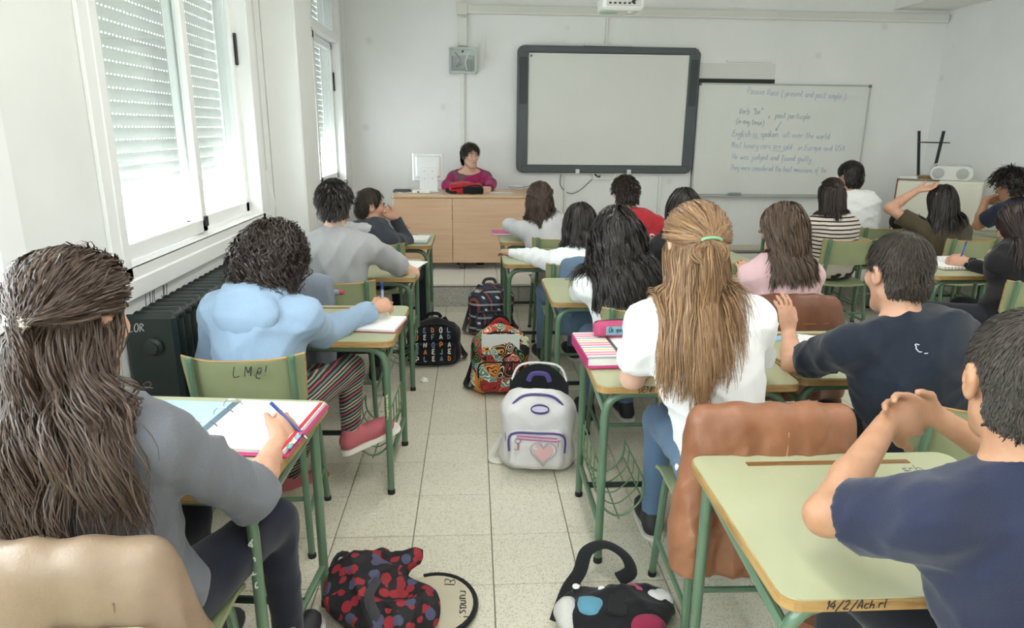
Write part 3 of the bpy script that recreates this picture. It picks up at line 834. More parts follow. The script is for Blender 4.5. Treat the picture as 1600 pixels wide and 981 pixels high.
MB().tube(spline([(-.08, 0, .01), (-.16, -.04, .006), (-.22, .02, .006), (-.26, -.14, .005), (-.265, -.16, -.02), (-.262, -.165, -.09)]), .004, 6).build('cable', M('#dcdcd8', .5), t, smooth=True)
def papers(name, label, u, v, z, n, size, rz, mats, cat='paper', group=None):
    q = at(u, v, z=z); t = thing(name, label, cat, (q[0], q[1], z+.0005), rz, group); rnd = random.Random(int(u))
    h = 0
    for k in range(n):
        th = .0015 if n == 1 else rnd.uniform(.004, .009)
        o = MB().box((rnd.uniform(-.008, .008) if n > 1 else 0, rnd.uniform(-.008, .008) if n > 1 else 0, h+th/2), (size[0], size[1], th), .0008, rotz(rnd.uniform(-.05, .05) if n > 1 else 0)).build('sheet' if n == 1 else 'booklet', mats[k % len(mats)], t)
        h += th
    return t, h
MPAP = M('#f3f4f2', .6, name='white_paper'); MPAPG = M('#dcdedc', .6)
papers('paper_sheet', 'loose white sheet at the front of the teacher desk', 783, 301, zt, 1, (.22, .12), .05, [MPAP])
papers('paper_stack', 'stack of booklets at the right end of the teacher desk', 812, 295, zt, 6, (.16, .2), -.5, [MPAP, M('#cfa9b4', .6), MPAPG, MPAP, M('#6d7076', .5), MPAP], 'paper stack')
q = on(767, 297); tag(MB().tube([(q[0]-.05, q[1]-.01, zt+.006), (q[0]+.07, q[1]-.05, zt+.006)], .005, 6).build('marker_pen', M('#d9dce2', .4)), 'white marker pen lying by the hand of the person in magenta', 'pen')

# cabinet set across the right corner, with the stool and the player on top
q0, q1 = at(1402, 279, y=6.65), at(1538, 285, y=6.20); ct = (q0[2]+q1[2])/2; hz = ct-ZP
ca = math.atan2(q1[1]-q0[1], q1[0]-q0[0]); w = float(np.hypot(*(q1-q0)[:2])); cm = (q0+q1)/2
t = thing('cabinet', 'low cream cabinet with brown edges in the corner by the whiteboard', 'cabinet', (cm[0], cm[1], ZP), ca)
MCRM = M('#e6e4d4', .5); MBRN = wood_mat('brown_edge', '#7a5238', '#8c6246', '#5c3b26')
cd_ = .35
MB().box((0, cd_/2+.002, hz/2), (w, cd_, hz), .003).build('body', MCRM, t)
for s in (-1, 1):
    do = MB().box((s*w/4, -.006, hz/2+.005), (w/2-.012, .016, hz-.05), .003).build('door', MCRM, t)
    MB().box((s*.03, -.020, hz*.55), (.012, .014, .08), .003).build('handle', M('#8d8f8d', .3, .8), do)
MB().box((-w/2+.006, -.005, hz/2), (.014, .02, hz)).build('edge_strip', MBRN, t)
MB().box((-w/4, -.005, hz-.004), (w/2, .02, .010)).build('edge_strip', MBRN, t)
cab = lambda x, y: cm+rotz(ca)@V3(x, y, 0)
q = cab(-.12, .235)
t = thing('stool', 'upturned stool with black legs standing on the cabinet', 'stool', (q[0], q[1], ct+.001))
MB().lathe([(.10, 0), (.105, .006), (.105, .022), (.095, .03)], 20).build('seat', wood_mat('stool_wood', '#8a6a48', '#a3835c', '#6d5036'), t, smooth=.6)
for k in range(3):
    a = math.radians((145, 265, 25)[k]); c, s = math.cos(a), math.sin(a)
    MB().tube([(c*.085, s*.085, .03), (c*.14, s*.14, .46)], 1, 4, flat=(.014, .014)).build('leg', MBLK, t)
MB().tube([(.138*math.cos(i*math.pi/12), .138*math.sin(i*math.pi/12), .35) for i in range(24)], .005, 6, closed=True).build('foot_ring', MBLK, t, smooth=True)
q = cab(.08, .07)
t = thing('cd_player', 'silver white portable cd player beside the upturned stool', 'player', (q[0], q[1], ct+.001), ca*.8)
MSIL = M('#e3e4de', .3)
MB().prism([(x*.88, y) for x, y in _rr(.40, .13, .06, 5)], -.055, .055, lambda v: V3(v[0], v[2], v[1]+.068)).build('case', MSIL, t, smooth=.6)
for s in (-1, 1):
    MB().lathe([(.05, 0), (.05, .010), (.036, .015), (.0, .010)], 18, (s*.10-.01, -.055, .068), np.array([[1, 0, 0], [0, 0, -1], [0, 1, 0.]])).build('speaker', M('#b4b7b6', .4), t, smooth=.6)
MB().lathe([(.05, 0), (.046, .010), (.0, .014)], 20, (0, 0, .131)).build('lid', M('#cfd1cd', .25), t, smooth=.6)
MB().tube(bend([(-.17, .01, .09), (-.15, .03, .15), (.15, .03, .15), (.17, .01, .09)], .04), .008, 8).build('handle', M('#c0c3c1', .35), t, smooth=True)
_c = proj(V3(*cab(-.27, .10)[:2], ct)); papers('paper_stack', 'flat papers lying beside the stool on the cabinet', _c[0], _c[1], ct, 3, (.15, .12), ca, [MPAPG, MPAP], 'paper stack')
# ------------------------------------------------------------------ soft bodies: distance fields meshed by surface nets
def smin(a, b, k):
    if k <= 0: return np.minimum(a, b)
    h = np.clip(.5+.5*(b-a)/k, 0, 1)
    return b+(a-b)*h-k*h*(1-h)
class G:
    """grid of distances; primitives are evaluated only around themselves"""
    def __init__(s, lo, hi, h):
        s.lo = np.asarray(lo, float)-3*h; s.h = h
        s.n = np.ceil((np.asarray(hi, float)+3*h-s.lo)/h).astype(int)+1
        s.F = np.full(s.n, .2, np.float32)
    def sl(s, lo, hi):
        a = np.clip(np.floor((np.asarray(lo)-s.lo)/s.h).astype(int), 0, s.n-1)
        b = np.clip(np.ceil((np.asarray(hi)-s.lo)/s.h).astype(int)+1, 1, s.n)
        b = np.maximum(b, a+1)
        ax = [(s.lo[i]+s.h*np.arange(a[i], b[i])).astype(np.float32) for i in range(3)]
        return tuple(slice(a[i], b[i]) for i in range(3)), ax[0][:, None, None], ax[1][None, :, None], ax[2][None, None, :]
    def prim(s, p, inf=0., k=None, sub=False):
        lo, hi = pbox(p, inf); kk = p[-1] if k is None else k; pad = kk+3*s.h
        S, X, Y, Z = s.sl(lo-pad, hi+pad)
        d = pdist(p, X, Y, Z)-inf
        if sub: s.F[S] = -smin(-s.F[S], d, kk)
        else: s.F[S] = smin(s.F[S], d, kk)
    def cut(s, c, nrm, rad):
        """remove what lies on the side nrm points to, within rad of c"""
        S, X, Y, Z = s.sl(np.asarray(c)-rad, np.asarray(c)+rad)
        d = (X-c[0])*nrm[0]+(Y-c[1])*nrm[1]+(Z-c[2])*nrm[2]
        r2 = (X-c[0])**2+(Y-c[1])**2+(Z-c[2])**2
        s.F[S] = np.where(r2 < rad*rad, np.maximum(s.F[S], d), s.F[S])
    def disp(s, fn, band=.03):
        I = np.nonzero(np.abs(s.F) < band)
        P = np.stack([s.lo[i]+s.h*I[i] for i in range(3)], 1)
        s.F[I] += fn(P).astype(np.float32)
    def mesh(s):
        F = s.F; ins = F < 0
        c = np.zeros(tuple(s.n-1), np.int8)
        for a in (0, 1):
            for b in (0, 1):
                for d in (0, 1): c += ins[a:a+s.n[0]-1, b:b+s.n[1]-1, d:d+s.n[2]-1]
        I = np.nonzero((c > 0) & (c < 8)); nv = len(I[0])
        idx = np.full(c.shape, -1, np.int32); idx[I] = np.arange(nv)
        acc = np.zeros((nv, 3)); cnt = np.zeros(nv); off = [(a, b, d) for a in (0, 1) for b in (0, 1) for d in (0, 1)]
        val = {o: F[I[0]+o[0], I[1]+o[1], I[2]+o[2]] for o in off}
        for o in off:
            for ax in range(3):
                if o[ax]: continue
                q = list(o); q[ax] = 1; q = tuple(q); a, b = val[o], val[q]
                m_ = (a < 0) != (b < 0); t = np.where(m_, a/np.where(m_, a-b, 1), 0)
                e = np.array(o, float)[None]+0*acc; e[:, ax] += t
                acc += e*m_[:, None]; cnt += m_
        V = s.lo+s.h*(np.stack(I, 1)+acc/cnt[:, None]); Q = []
        for ax in range(3):
            u, w = [(1, 2), (2, 0), (0, 1)][ax]
            A = [slice(None)]*3; B = [slice(None)]*3; A[ax] = slice(0, -1); B[ax] = slice(1, None)
            ia, ib = ins[tuple(A)], ins[tuple(B)]; E = np.nonzero(ia != ib)
            E = np.stack(E, 1); ok = (E[:, u] > 0) & (E[:, w] > 0) & (E[:, u] < s.n[u]-1) & (E[:, w] < s.n[w]-1); E = E[ok]
            fl = ia[tuple(E.T)]
            def cell(du, dw):
                e = E.copy(); e[:, u] -= du; e[:, w] -= dw; return idx[tuple(e.T)]
            q = np.stack([cell(1, 1), cell(0, 1), cell(0, 0), cell(1, 0)], 1)
            q[~fl] = q[~fl][:, ::-1]; Q.append(q)
        return V, np.concatenate(Q)
def pbox(p, inf=0.):
    if p[0] == 'c':
        r = max(p[3], p[4])+inf; return np.minimum(p[1], p[2])-r, np.maximum(p[1], p[2])+r
    r = max(p[3])+inf; return p[1]-r, p[1]+r
def pdist(p, X, Y, Z):
    if p[0] == 'c':
        a, b, r1, r2 = p[1], p[2], p[3], p[4]; d = b-a; L = max(d@d, 1e-9)
        t = np.clip(((X-a[0])*d[0]+(Y-a[1])*d[1]+(Z-a[2])*d[2])/L, 0, 1)
        return np.sqrt((X-a[0]-t*d[0])**2+(Y-a[1]-t*d[1])**2+(Z-a[2]-t*d[2])**2)-(r1+(r2-r1)*t)
    if p[0] == 'e':
        c, R, r = p[1], p[2], p[3]; x, y, z = X-c[0], Y-c[1], Z-c[2]
        q = [(x*R[i][0]+y*R[i][1]+z*R[i][2]) for i in range(3)]
        k0 = np.sqrt(sum((q[i]/r[i])**2 for i in range(3))); k1 = np.sqrt(sum((q[i]/r[i]**2)**2 for i in range(3)))
        return k0*(k0-1)/np.maximum(k1, 1e-6)
    c, R, r, rd = p[1], p[2], p[3], p[4]; x, y, z = X-c[0], Y-c[1], Z-c[2]        # rounded box
    q = [np.abs(x*R[i][0]+y*R[i][1]+z*R[i][2])-(r[i]-rd) for i in range(3)]
    return np.sqrt(sum(np.maximum(v, 0)**2 for v in q))+np.minimum(np.maximum(np.maximum(q[0], q[1]), q[2]), 0)-rd
def cap(a, b, r1, r2=None, k=.02): return ('c', np.asarray(a, float), np.asarray(b, float), r1, r1 if r2 is None else r2, k)
def ell(c, r, R=None, k=.02): return ('e', np.asarray(c, float), np.eye(3) if R is None else R, r, k)
def rbx(c, r, rd, R=None, k=.01): return ('b', np.asarray(c, float), np.eye(3) if R is None else R, r, rd, k)
def pts_dist(prims, P, inf=0.):
    d = np.full(len(P), 9.)
    for p in prims: d = np.minimum(d, pdist(p, P[:, 0], P[:, 1], P[:, 2]))
    return d-inf
def pts_smooth(prims, P, inf=0., k=.045):
    d = np.full(len(P), 9.)
    for p in prims: d = smin(d, pdist(p, P[:, 0], P[:, 1], P[:, 2])-inf, k)
    return d
def pts_grad(prims, P, e=.004):
    g = np.zeros_like(P); d0 = pts_dist(prims, P)
    for i in range(3):
        q = P.copy(); q[:, i] += e; g[:, i] = pts_dist(prims, q)-d0
    return g/np.maximum(np.linalg.norm(g, axis=1, keepdims=True), 1e-9), d0
def folds(seed, amp, f=18., zs=1.):
    r = np.random.RandomState(seed)
    D_ = r.normal(size=(4, 3)); D_ /= np.linalg.norm(D_, axis=1, keepdims=True); ph = r.uniform(0, 6, 8)
    D2 = r.normal(size=(4, 3))
    def fn(P):
        s = 0; P = P*np.array([1, 1, zs])
        for i in range(4):
            w = P@(D_[i]*f*(1+.45*i))+ph[i]+1.6*np.sin(P@(D2[i]*f*.45)+ph[4+i])
            s = s+(1-np.abs(np.sin(w)))**1.5*(.8**i)
        return -amp*(s-1.)
    return fn
def raw_obj(name, V, Fc, mat, parent, base, smooth=True, colors=None):
    me = bpy.data.meshes.new(name)
    V = np.asarray(V)-np.asarray(base); nf = len(Fc); k = Fc.shape[1]
    me.vertices.add(len(V)); me.vertices.foreach_set('co', V.astype(np.float32).ravel())
    me.loops.add(nf*k); me.loops.foreach_set('vertex_index', Fc.astype(np.int32).ravel())
    me.polygons.add(nf); me.polygons.foreach_set('loop_start', np.arange(0, nf*k, k, dtype=np.int32))
    me.update(calc_edges=True); me.validate()
    if smooth: me.polygons.foreach_set('use_smooth', np.ones(len(me.polygons), bool))
    if colors is not None:
        ca = me.color_attributes.new('tone', 'FLOAT_COLOR', 'POINT'); ca.data.foreach_set('color', colors.astype(np.float32).ravel())
    for q in (mat if isinstance(mat, (list, tuple)) else [mat]): me.materials.append(q)
    o = bpy.data.objects.new(name, me); COL.objects.link(o)
    if parent is not None: o.parent = parent
    return o
def sdf_obj(name, prims, h, mat, parent, base, inf=0., k=None, cuts=(), subs=(), fold=None, band=.03):
    lo = np.min([pbox(p, inf)[0] for p in prims], 0); hi = np.max([pbox(p, inf)[1] for p in prims], 0)
    g = G(lo-.01, hi+.01, h)
    for p in prims: g.prim(p, inf, k)
    if fold: g.disp(fold, band)
    for p in subs: g.prim(p, 0, sub=True)
    for c, n, r in cuts: g.cut(np.asarray(c, float), unit(n), r)
    V, Q = g.mesh(); return raw_obj(name, V, Q, mat, parent, base)

def strands(P, rad, centre, seed=0, colvar=.35, tip=.35, root=.7, jit=.045):
    """P: (N, K, 3) strand paths -> tapered flat locks lying on the head, one tone per lock"""
    N, K, _ = P.shape; r = np.random.RandomState(seed)
    T = np.gradient(P, axis=1); T /= np.maximum(np.linalg.norm(T, axis=2, keepdims=True), 1e-9)
    out = P-np.asarray(centre); out[:, :, 2] = np.maximum(out[:, :, 2], 0); out += r.normal(size=(N, 1, 3))*jit
    U = np.cross(T, out); U /= np.maximum(np.linalg.norm(U, axis=2, keepdims=True), 1e-9)
    t = np.linspace(0, 1, K); prof = np.interp(t, [0, .12, .7, 1], [root, 1, .9, tip])
    R = (rad*(r.uniform(.6, 1.3, N)))[:, None]*prof[None]
    V = np.stack([P-U*R[:, :, None], P+U*R[:, :, None]], 2).reshape(-1, 3)
    b = (np.arange(N)[:, None]*K+np.arange(K-1)[None])*2
    Fq = np.stack([b, b+1, b+3, b+2], -1).reshape(-1, 4)
    tone = np.clip(r.normal(.5, colvar*.5, N), 0, 1)
    c = np.repeat(tone, K*2); C_ = np.stack([c, np.tile(np.repeat(t, 2), N), c, np.ones_like(c)], 1)
    return V, Fq, C_
def hair_mat(name, dark, light, rough=.42, spec=.35, tipc=None):
    t = NT(name); a = t.n('ShaderNodeAttribute'); a.attribute_name = 'tone'
    sp = t.n('ShaderNodeSeparateColor'); t.l(a.outputs['Color'], sp.inputs[0])
    c = t.ramp(sp.outputs[0], [(0, lin(dark)), (1, lin(light))])
    if tipc: c = t.mix(t.math('MULTIPLY', sp.outputs[1], .6), c, lin(tipc))
    t.l(c, t.b.inputs['Base Color']); t.b.inputs['Roughness'].default_value = rough
    t.b.inputs['Specular IOR Level'].default_value = spec
    return t.m
# ------------------------------------------------------------------ people
def skin_mat(name, c, c2):
    t = NT(name); n = t.noise(22, 4); t.l(t.ramp(n, [(.3, lin(c2)), (.7, lin(c))]), t.b.inputs['Base Color'])
    t.b.inputs['Roughness'].default_value = .5; t.b.inputs['Subsurface Weight'].default_value = .12
    t.b.inputs['Subsurface Radius'].default_value = (1, .4, .25); t.b.inputs['Subsurface Scale'].default_value = .012
    t.bump(t.noise(160, 2), .08, .002); return t.m
SKIN = skin_mat('skin', '#cda087', '#c29177'); SKIN_T = skin_mat('tanned_skin', '#b98d70', '#ab7c5e'); SKIN_P = skin_mat('pale_skin', '#dfb8a3', '#d4a892')
MEYE = M('#f2efe9', .2); MIRIS = M('#2c211b', .15); MLIP = M('#b06a5f', .45); MBROW = M('#33271f', .8)

def cloth(name, c, var=.06, rough=.85, scale=260, sheen=.15, fn=None):
    t = NT(name); v = t.tex(); n = t.noise(scale, 2, v); n2 = t.noise(7, 3, v)
    col = lin(c)
    d = tuple(x*(1-var*1.4) for x in col[:3])+(1,); u = tuple(min(1, x*(1+var)) for x in col[:3])+(1,)
    o = t.ramp(t.math('ADD', t.math('MULTIPLY', n, .5), t.math('MULTIPLY', n2, .5)), [(.35, d), (.65, u)])
    if fn: o = fn(t, v, o)
    t.l(o, t.b.inputs['Base Color']); t.b.inputs['Roughness'].default_value = rough
    t.b.inputs['Sheen Weight'].default_value = sheen; t.b.inputs['Specular IOR Level'].default_value = .25
    t.bump(n, .25, .003); return t.m

class Rig: pass
def rig(u, v, y, yaw=0, pitch=0, roll=0, hs=1., by=None, hip=None, sw=.16, neck=None, seat=.44, fat=1., shz=(0, 0), lean=None):
    """head centre at pixel (u,v) and depth y; yaw turns the head to the right, by the body"""
    r = Rig(); r.hs = hs; r.H = at(u, v, y=y); by = yaw*.4 if by is None else by
    yaw, pitch, roll, by = map(math.radians, (yaw, pitch, roll, by))
    f = V3(math.sin(yaw)*math.cos(pitch), math.cos(yaw)*math.cos(pitch), -math.sin(pitch)); ri = V3(math.cos(yaw), -math.sin(yaw), 0); up = np.cross(ri, f)
    ri, up = ri*math.cos(roll)-up*math.sin(roll), up*math.cos(roll)+ri*math.sin(roll)
    r.f, r.r, r.u = f, ri, up; r.HR = np.array([ri, f, up])
    r.bf = V3(math.sin(by), math.cos(by), 0); r.br = V3(math.cos(by), -math.sin(by), 0)
    r.N = r.H-up*.07*hs-V3(0, 0, .085)-f*.02-r.bf*.012 if neck is None else np.asarray(neck, float)
    r.P = V3(hip[0], hip[1], seat+.10) if hip is not None else V3(r.N[0], r.N[1]-.06, seat+.10)
    r.seat = seat; r.fat = fat
    r.up = unit(r.N-r.P); r.bfw = unit(np.cross(r.up, r.br)); r.bfw = r.bfw if r.bfw@r.bf > 0 else -r.bfw
    r.BR = np.array([r.br, r.bfw, r.up])
    r.S = {s: r.N+r.br*sg*sw-r.up*.074+V3(0, 0, z) for (s, sg), z in zip((('L', -1), ('R', 1)), shz)}
    r.sw = sw; r.arms = {}; r.base = V3(r.P[0], r.P[1], 0)
    return r
def hl(r, x, y, z): return r.H+(r.r*x+r.f*y+r.u*z)*r.hs
def head_prims(r, female=True):
    e = lambda c, rad, k=.02: ell(hl(r, *c), tuple(np.array(rad)*r.hs), r.HR, k)
    c = lambda a, b, r1, r2=None, k=.015: cap(hl(r, *a), hl(r, *b), r1*r.hs, (r1 if r2 is None else r2)*r.hs, k)
    P = [e((0, -.012, .026), (.073, .092, .088), .02), e((0, .026, -.035), (.057, .062, .083), .03), c((-.012, .066, -.1), (.012, .066, -.1), .018, k=.025)]
    for s in (-1, 1):
        P += [c((s*.046, .0, -.062), (s*.016, .062, -.099), .019, k=.025), e((s*.038, .062, -.018), (.022, .02, .022), .02), c((s*.008, .083, .026), (s*.04, .068, .027), .010, .008, .012)]
    P += [c((0, .084, .012), (0, .106, -.028), .0075, .0125, .010), c((-.010, .096, -.033), (.010, .096, -.033), .0075, k=.008),
          c((-.017, .080, -.058), (.017, .080, -.058), .0075, k=.008), c((-.014, .079, -.070), (.014, .079, -.070), .0085, k=.008)]
    if female or True:
        for s in (-1, 1): P += [ell(hl(r, s*.077, -.008, -.008), tuple(np.array((.010, .021, .033))*r.hs), r.HR, .008), ell(hl(r, s*.081, -.014, .002), tuple(np.array((.008, .018, .022))*r.hs), r.HR, .006)]
    return P
def torso_prims(r, d=0.):
    l = lambda t: r.P+(r.N-r.P)*t; f = r.fat
    P = [ell(r.P, (.158*f, .118*f, .11), r.BR, .05), ell(l(.33), (.130*f, .098*f, .13), r.BR, .06), ell(l(.62)-r.bfw*.008, (.148*f, .108*f, .15), r.BR, .06),
         ell(l(.8)-r.bfw*.012, (r.sw*.92, .088*f, .10), r.BR, .05)]
    for s in 'LR':
        P += [cap(r.N-r.up*.045, r.S[s], .050, .047, .05), cap(r.N-r.up*.004-r.bfw*.012, r.N*.5+r.S[s]*.5+r.up*.004, .038, .036, .04)]
    return P
def hand(r, side, w, d, th, curl=.4, spread=.18, thumb=.5, hsz=1., curls=None):
    d = unit(d); th = unit(th-d*(np.asarray(th)@d)); n = np.cross(th, d)*(1 if side == 'R' else -1); z = hsz
    P = [ell(w+d*.045*z, (.018*z, .045*z, .036*z), np.array([n, d, th]), .012)]
    offs = (.030, .010, -.010, -.028); ln = (.070, .078, .072, .056)
    for i in range(4):
        k0 = w+d*(.087-.006*abs(i-1))*z+th*offs[i]*z; P.append(cap(w+d*.02*z+th*offs[i]*.6*z, k0, .0125*z, .0105*z, .012))
        cu = curls[i] if curls else curl
        a = th*(offs[i]*spread*7)*.2*7; dirn = unit(d+th*offs[i]*spread*40*.25); p0 = k0; ang = 0
        for j, (fr, b) in enumerate(((.45, .75), (.30, 1.0), (.25, .65))):
            ang += cu*b; v = dirn*math.cos(ang)+n*math.sin(ang); p1 = p0+v*ln[i]*fr*z*1.05
            P.append(cap(p0, p1, (.0092-.0008*j)*z, (.0086-.0009*j)*z, .003)); p0 = p1
    b = w+d*.022*z+th*.026*z; v = unit(d*.65+th*.7+n*.25); P.append(cap(w+d*.012*z+th*.012*z, b+v*.03*z, .015*z, .0125*z, .014))
    v2 = unit(d*.85+th*(.5-thumb*.6)+n*(.2+thumb*.5)); p1 = b+v*.03*z; p2 = p1+v2*.032*z; P.append(cap(p1, p2, .0112*z, .010*z, .004)); P.append(cap(p2, p2+unit(v2+n*.2)*.024*z, .0098*z, .0078*z, .003))
    return P
def arm(r, side, e, w, hd=None, th=None, sleeve='long', curl=.45, hand_on=True, thumb=.5, spread=.18, hsz=1., ar=1., curls=None):
    e, w = np.asarray(e, float), np.asarray(w, float); a = Rig(); a.e, a.w, a.sleeve = e, w, sleeve; S = r.S[side]
    a.skin = [cap(S, e, .046*ar, .037*ar, .02), cap(e, e*.62+w*.38, .038*ar, .036*ar, .02), cap(e*.62+w*.38, w, .036*ar, .025*ar, .02)]
    if sleeve == 'long': a.skin = [cap(S, e, .036, .03, .02), cap(e, w, .029, .023, .02)]
    if hand_on:
        hd = unit(w-e) if hd is None else unit(hd); th = V3(-1 if side == 'R' else 1, 0, 0) if th is None else np.asarray(th, float)
        a.skin += hand(r, side, w, hd, th, curl, spread, thumb, hsz, curls)
    a.u, a.l = np.linalg.norm(S-e), np.linalg.norm(e-w); r.arms[side] = a
def sleeve_prims(r, side, t=.012):
    a = r.arms[side]; S = r.S[side]; P = []; cuts = []; subs = []
    if a.sleeve == 'long':
        P = [cap(S, a.e, .050+t, .040+t, .04), cap(a.e, a.e+(a.w-a.e)*.97, .040+t, .030+t*.8, .03)]; c = a.e+(a.w-a.e)*.97; n = a.w-a.e
    elif a.sleeve == 'short':
        c = S+(a.e-S)*.68; n = a.e-S; P = [cap(S, c+unit(n)*.01, .053+t, .056+t, .04)]
    else:                                  # three-quarter
        c = a.e+(a.w-a.e)*.22; n = a.w-a.e; P = [cap(S, a.e, .052+t, .046+t, .04), cap(a.e, c+unit(n)*.01, .046+t, .042+t, .03)]
    n = unit(n); cuts.append((c, n, .10))
    subs.append(cap(c-n*.03, c+n*.06, .043 if a.sleeve != 'long' else .030, .043 if a.sleeve != 'long' else .030, .004))
    return P, cuts, subs
def finish(r, label, shirt, trousers, skin=SKIN, h=.008, sh=.009, t=.012, hem=.0, fold=.004, group='people in the classroom', necks=.0, knees=None, ankles=None, shoe=None, hood=None, collar=.0, foldf=20., cloth_extra=(), legs=True, face=True, female=True, shirt_name='shirt', lower='trousers', seedv=1):
    T = thing('person', label, 'person', r.base, 0, group); r.T = T; b = r.base
    hp = head_prims(r, female); neck_ = [cap(hl(r, 0, -.022, -.055), r.N, .049, .055, .02)]
    tp = torso_prims(r); skinp = hp+neck_+[x for s in r.arms for x in r.arms[s].skin]+[(p[:3]+(tuple(np.array(p[3])*.9),)+p[4:]) if p[0] == 'e' else cap(p[1], p[2], p[3]*.85, p[4]*.85, p[5]) for p in tp]
    subs = [ell(hl(r, s*.0285, .095, .007), (.015*r.hs,)*3, None, .010) for s in (-1, 1)]+[ell(hl(r, s*.084, -.004, -.004), tuple(np.array((.006, .010, .016))*r.hs), r.HR, .004) for s in (-1, 1)]
    sdf_obj('body', skinp, h, skin, T, b, subs=subs)
    r.collide = [ell(hl(r, 0, -.012, .026), tuple(np.array((.073, .092, .088))*r.hs), r.HR), cap(hl(r, 0, -.022, -.05), r.N, .05, .055)]
    if face:
        for s in (-1, 1):
            c = hl(r, s*.0285, .0700, .006)-b
            Rm = np.array([r.r, np.cross(r.f, r.r)*-1, r.f]).T
            prof = [(.0115*r.hs*math.sin(a), -.0115*r.hs*math.cos(a)) for a in np.linspace(.05, math.pi-.05, 9)]
            eo = MB().lathe(prof, 12, c, Rm).build('eye', MEYE, T, smooth=True)
            MB().lathe([(.0062*r.hs, .0), (.0055*r.hs, .0018), (.0015*r.hs, .0026)], 10, c+r.f*.0102*r.hs, Rm).build('iris', MIRIS, eo, smooth=True)
            MB().tube(spline([hl(r, s*.014, .0905, .026)-b, hl(r, s*.03, .088, .031)-b, hl(r, s*.047, .074, .026)-b]), [.003]*13 if False else .0033, 5).build('eyebrow', MBROW, T, smooth=True)
        MB().tube(spline([hl(r, -.021, .0835, -.064)-b, hl(r, -.01, .0885, -.0625)-b, hl(r, 0, .0895, -.0645)-b, hl(r, .01, .0885, -.0625)-b, hl(r, .021, .0835, -.064)-b]), .0034, 6).build('lips', MLIP, T, smooth=True)
    # garment on the upper body
    P = [p for p in tp]; cuts = []; ss = []
    for s in r.arms:
        a, c, q = sleeve_prims(r, s, t); P += [(x[0], x[1], x[2], x[3]-t, x[4]-t, x[5]) for x in a]; cuts += c; ss += q
    P += list(cloth_extra)
    nn = unit(r.up*.95+r.bfw*.3); cuts.append((r.N+r.up*(.043+necks)+r.bfw*.01, nn, .125))
    cuts.append((r.P-V3(0, 0, .06-hem), V3(0, 0, -1), .30))
    if collar: ss.append(cap(r.N-r.up*.0, hl(r, 0, -.02, -.04), .058+collar, .056, .004))
    if hood is not None: pass
    so = sdf_obj(shirt_name, P, sh, shirt, T, b, inf=t, cuts=cuts, subs=ss, fold=folds(seedv, fold*1.6, foldf) if fold else None); r.shirt = so
    r.collide += [(p[:3]+(tuple(np.array(p[3])+t),)+p[4:]) if p[0] == 'e' else cap(p[1], p[2], p[3]+t, p[4]+t) for p in P]
    if legs:
        hipz = r.P[2]-.03; kn = {}; an = {}
        for s, sg in (('L', -1), ('R', 1)):
            kn[s] = np.asarray(knees[s], float) if knees and s in knees else r.P+r.br*sg*.11+r.bf*.40+V3(0, 0, -.06)
            an[s] = np.asarray(ankles[s], float) if ankles and s in ankles else V3(kn[s][0], kn[s][1], .09)+r.bf*.02
        LP = [ell(r.P-V3(0, 0, .02), (.165*r.fat, .125*r.fat, .095), r.BR, .04)]
        for s, sg in (('L', -1), ('R', 1)):
            h0 = r.P+r.br*sg*.085-V3(0, 0, .03)
            LP += [cap(h0, kn[s], .082*r.fat, .060, .03), cap(kn[s], an[s], .058, .042, .02)]
        sdf_obj(lower, LP, .017, trousers, T, b, fold=folds(seedv+5, .004, 16))
        r.collide_legs = LP
        for s, sg in (('L', -1), ('R', 1)):
            a = an[s]; tilt = getattr(r, 'toe', {}).get(s, None); d = r.bf if tilt is None else unit(tilt); upv = unit(V3(0, 0, 1)-d*d[2])
            heel = a-upv*.055-d*.03; R_ = np.array([np.cross(d, upv), d, upv])
            so = sdf_obj('shoe', [cap(a-upv*.01, heel, .042, .036, .02), cap(heel, heel+d*.17, .036, .034, .02), ell(heel+d*.12+upv*.004, (.042, .07, .038), R_, .02)], .013, shoe or M('#2c2c30', .6), T, b, cuts=[(heel-upv*.028, -upv, .3)])
            MB().prism([(x, y) for x, y in _rr(.086, .27, .042, 5)], -.042, -.022, lambda q, heel=heel, R_=R_: heel+R_.T@V3(q[0], q[1]+.085, q[2])-b).build('sole', M('#e4e0d8', .6), so)
    return T

# ---- hair
def scalp(r, n, rnd, low=-.055, front=.0, inflate=.004, ears=False):
    """roots on the scalp, in head coordinates"""
    out = []
    c = V3(0, -.012, .026); rad = V3(.073, .092, .088)+inflate
    while len(out) < n:
        v = rnd.normal(size=(n*3, 3)); v /= np.linalg.norm(v, axis=1, keepdims=True); P = c+v*rad
        x, y, z = P.T
        ok = (z > low+np.clip((y+.05)*.9, 0, .3)) & ~((y > .035+front) & (z < .03+(y-.035)*1.15))
        if not ears: ok &= ~((np.abs(x) > .05) & (y > -.035) & (y < .035) & (z < .012))
        P = P[ok]
        if not ears:
            c2 = V3(0, -.03, -.03); r2 = V3(.058, .066, .07)+inflate*.6; Q = c2+v*r2
            k = (Q[:, 1] < -.025-np.abs(Q[:, 0])*.2) & (Q[:, 2] > low-.018+.25*np.abs(Q[:, 0])) & (Q[:, 2] < -.03) & ((((Q-c)/rad)**2).sum(1) > 1)
            Q = Q[k]; P = np.concatenate([P, Q]); P = P[rnd.permutation(len(P))]
        out += list(P)
    return np.array(out[:n])
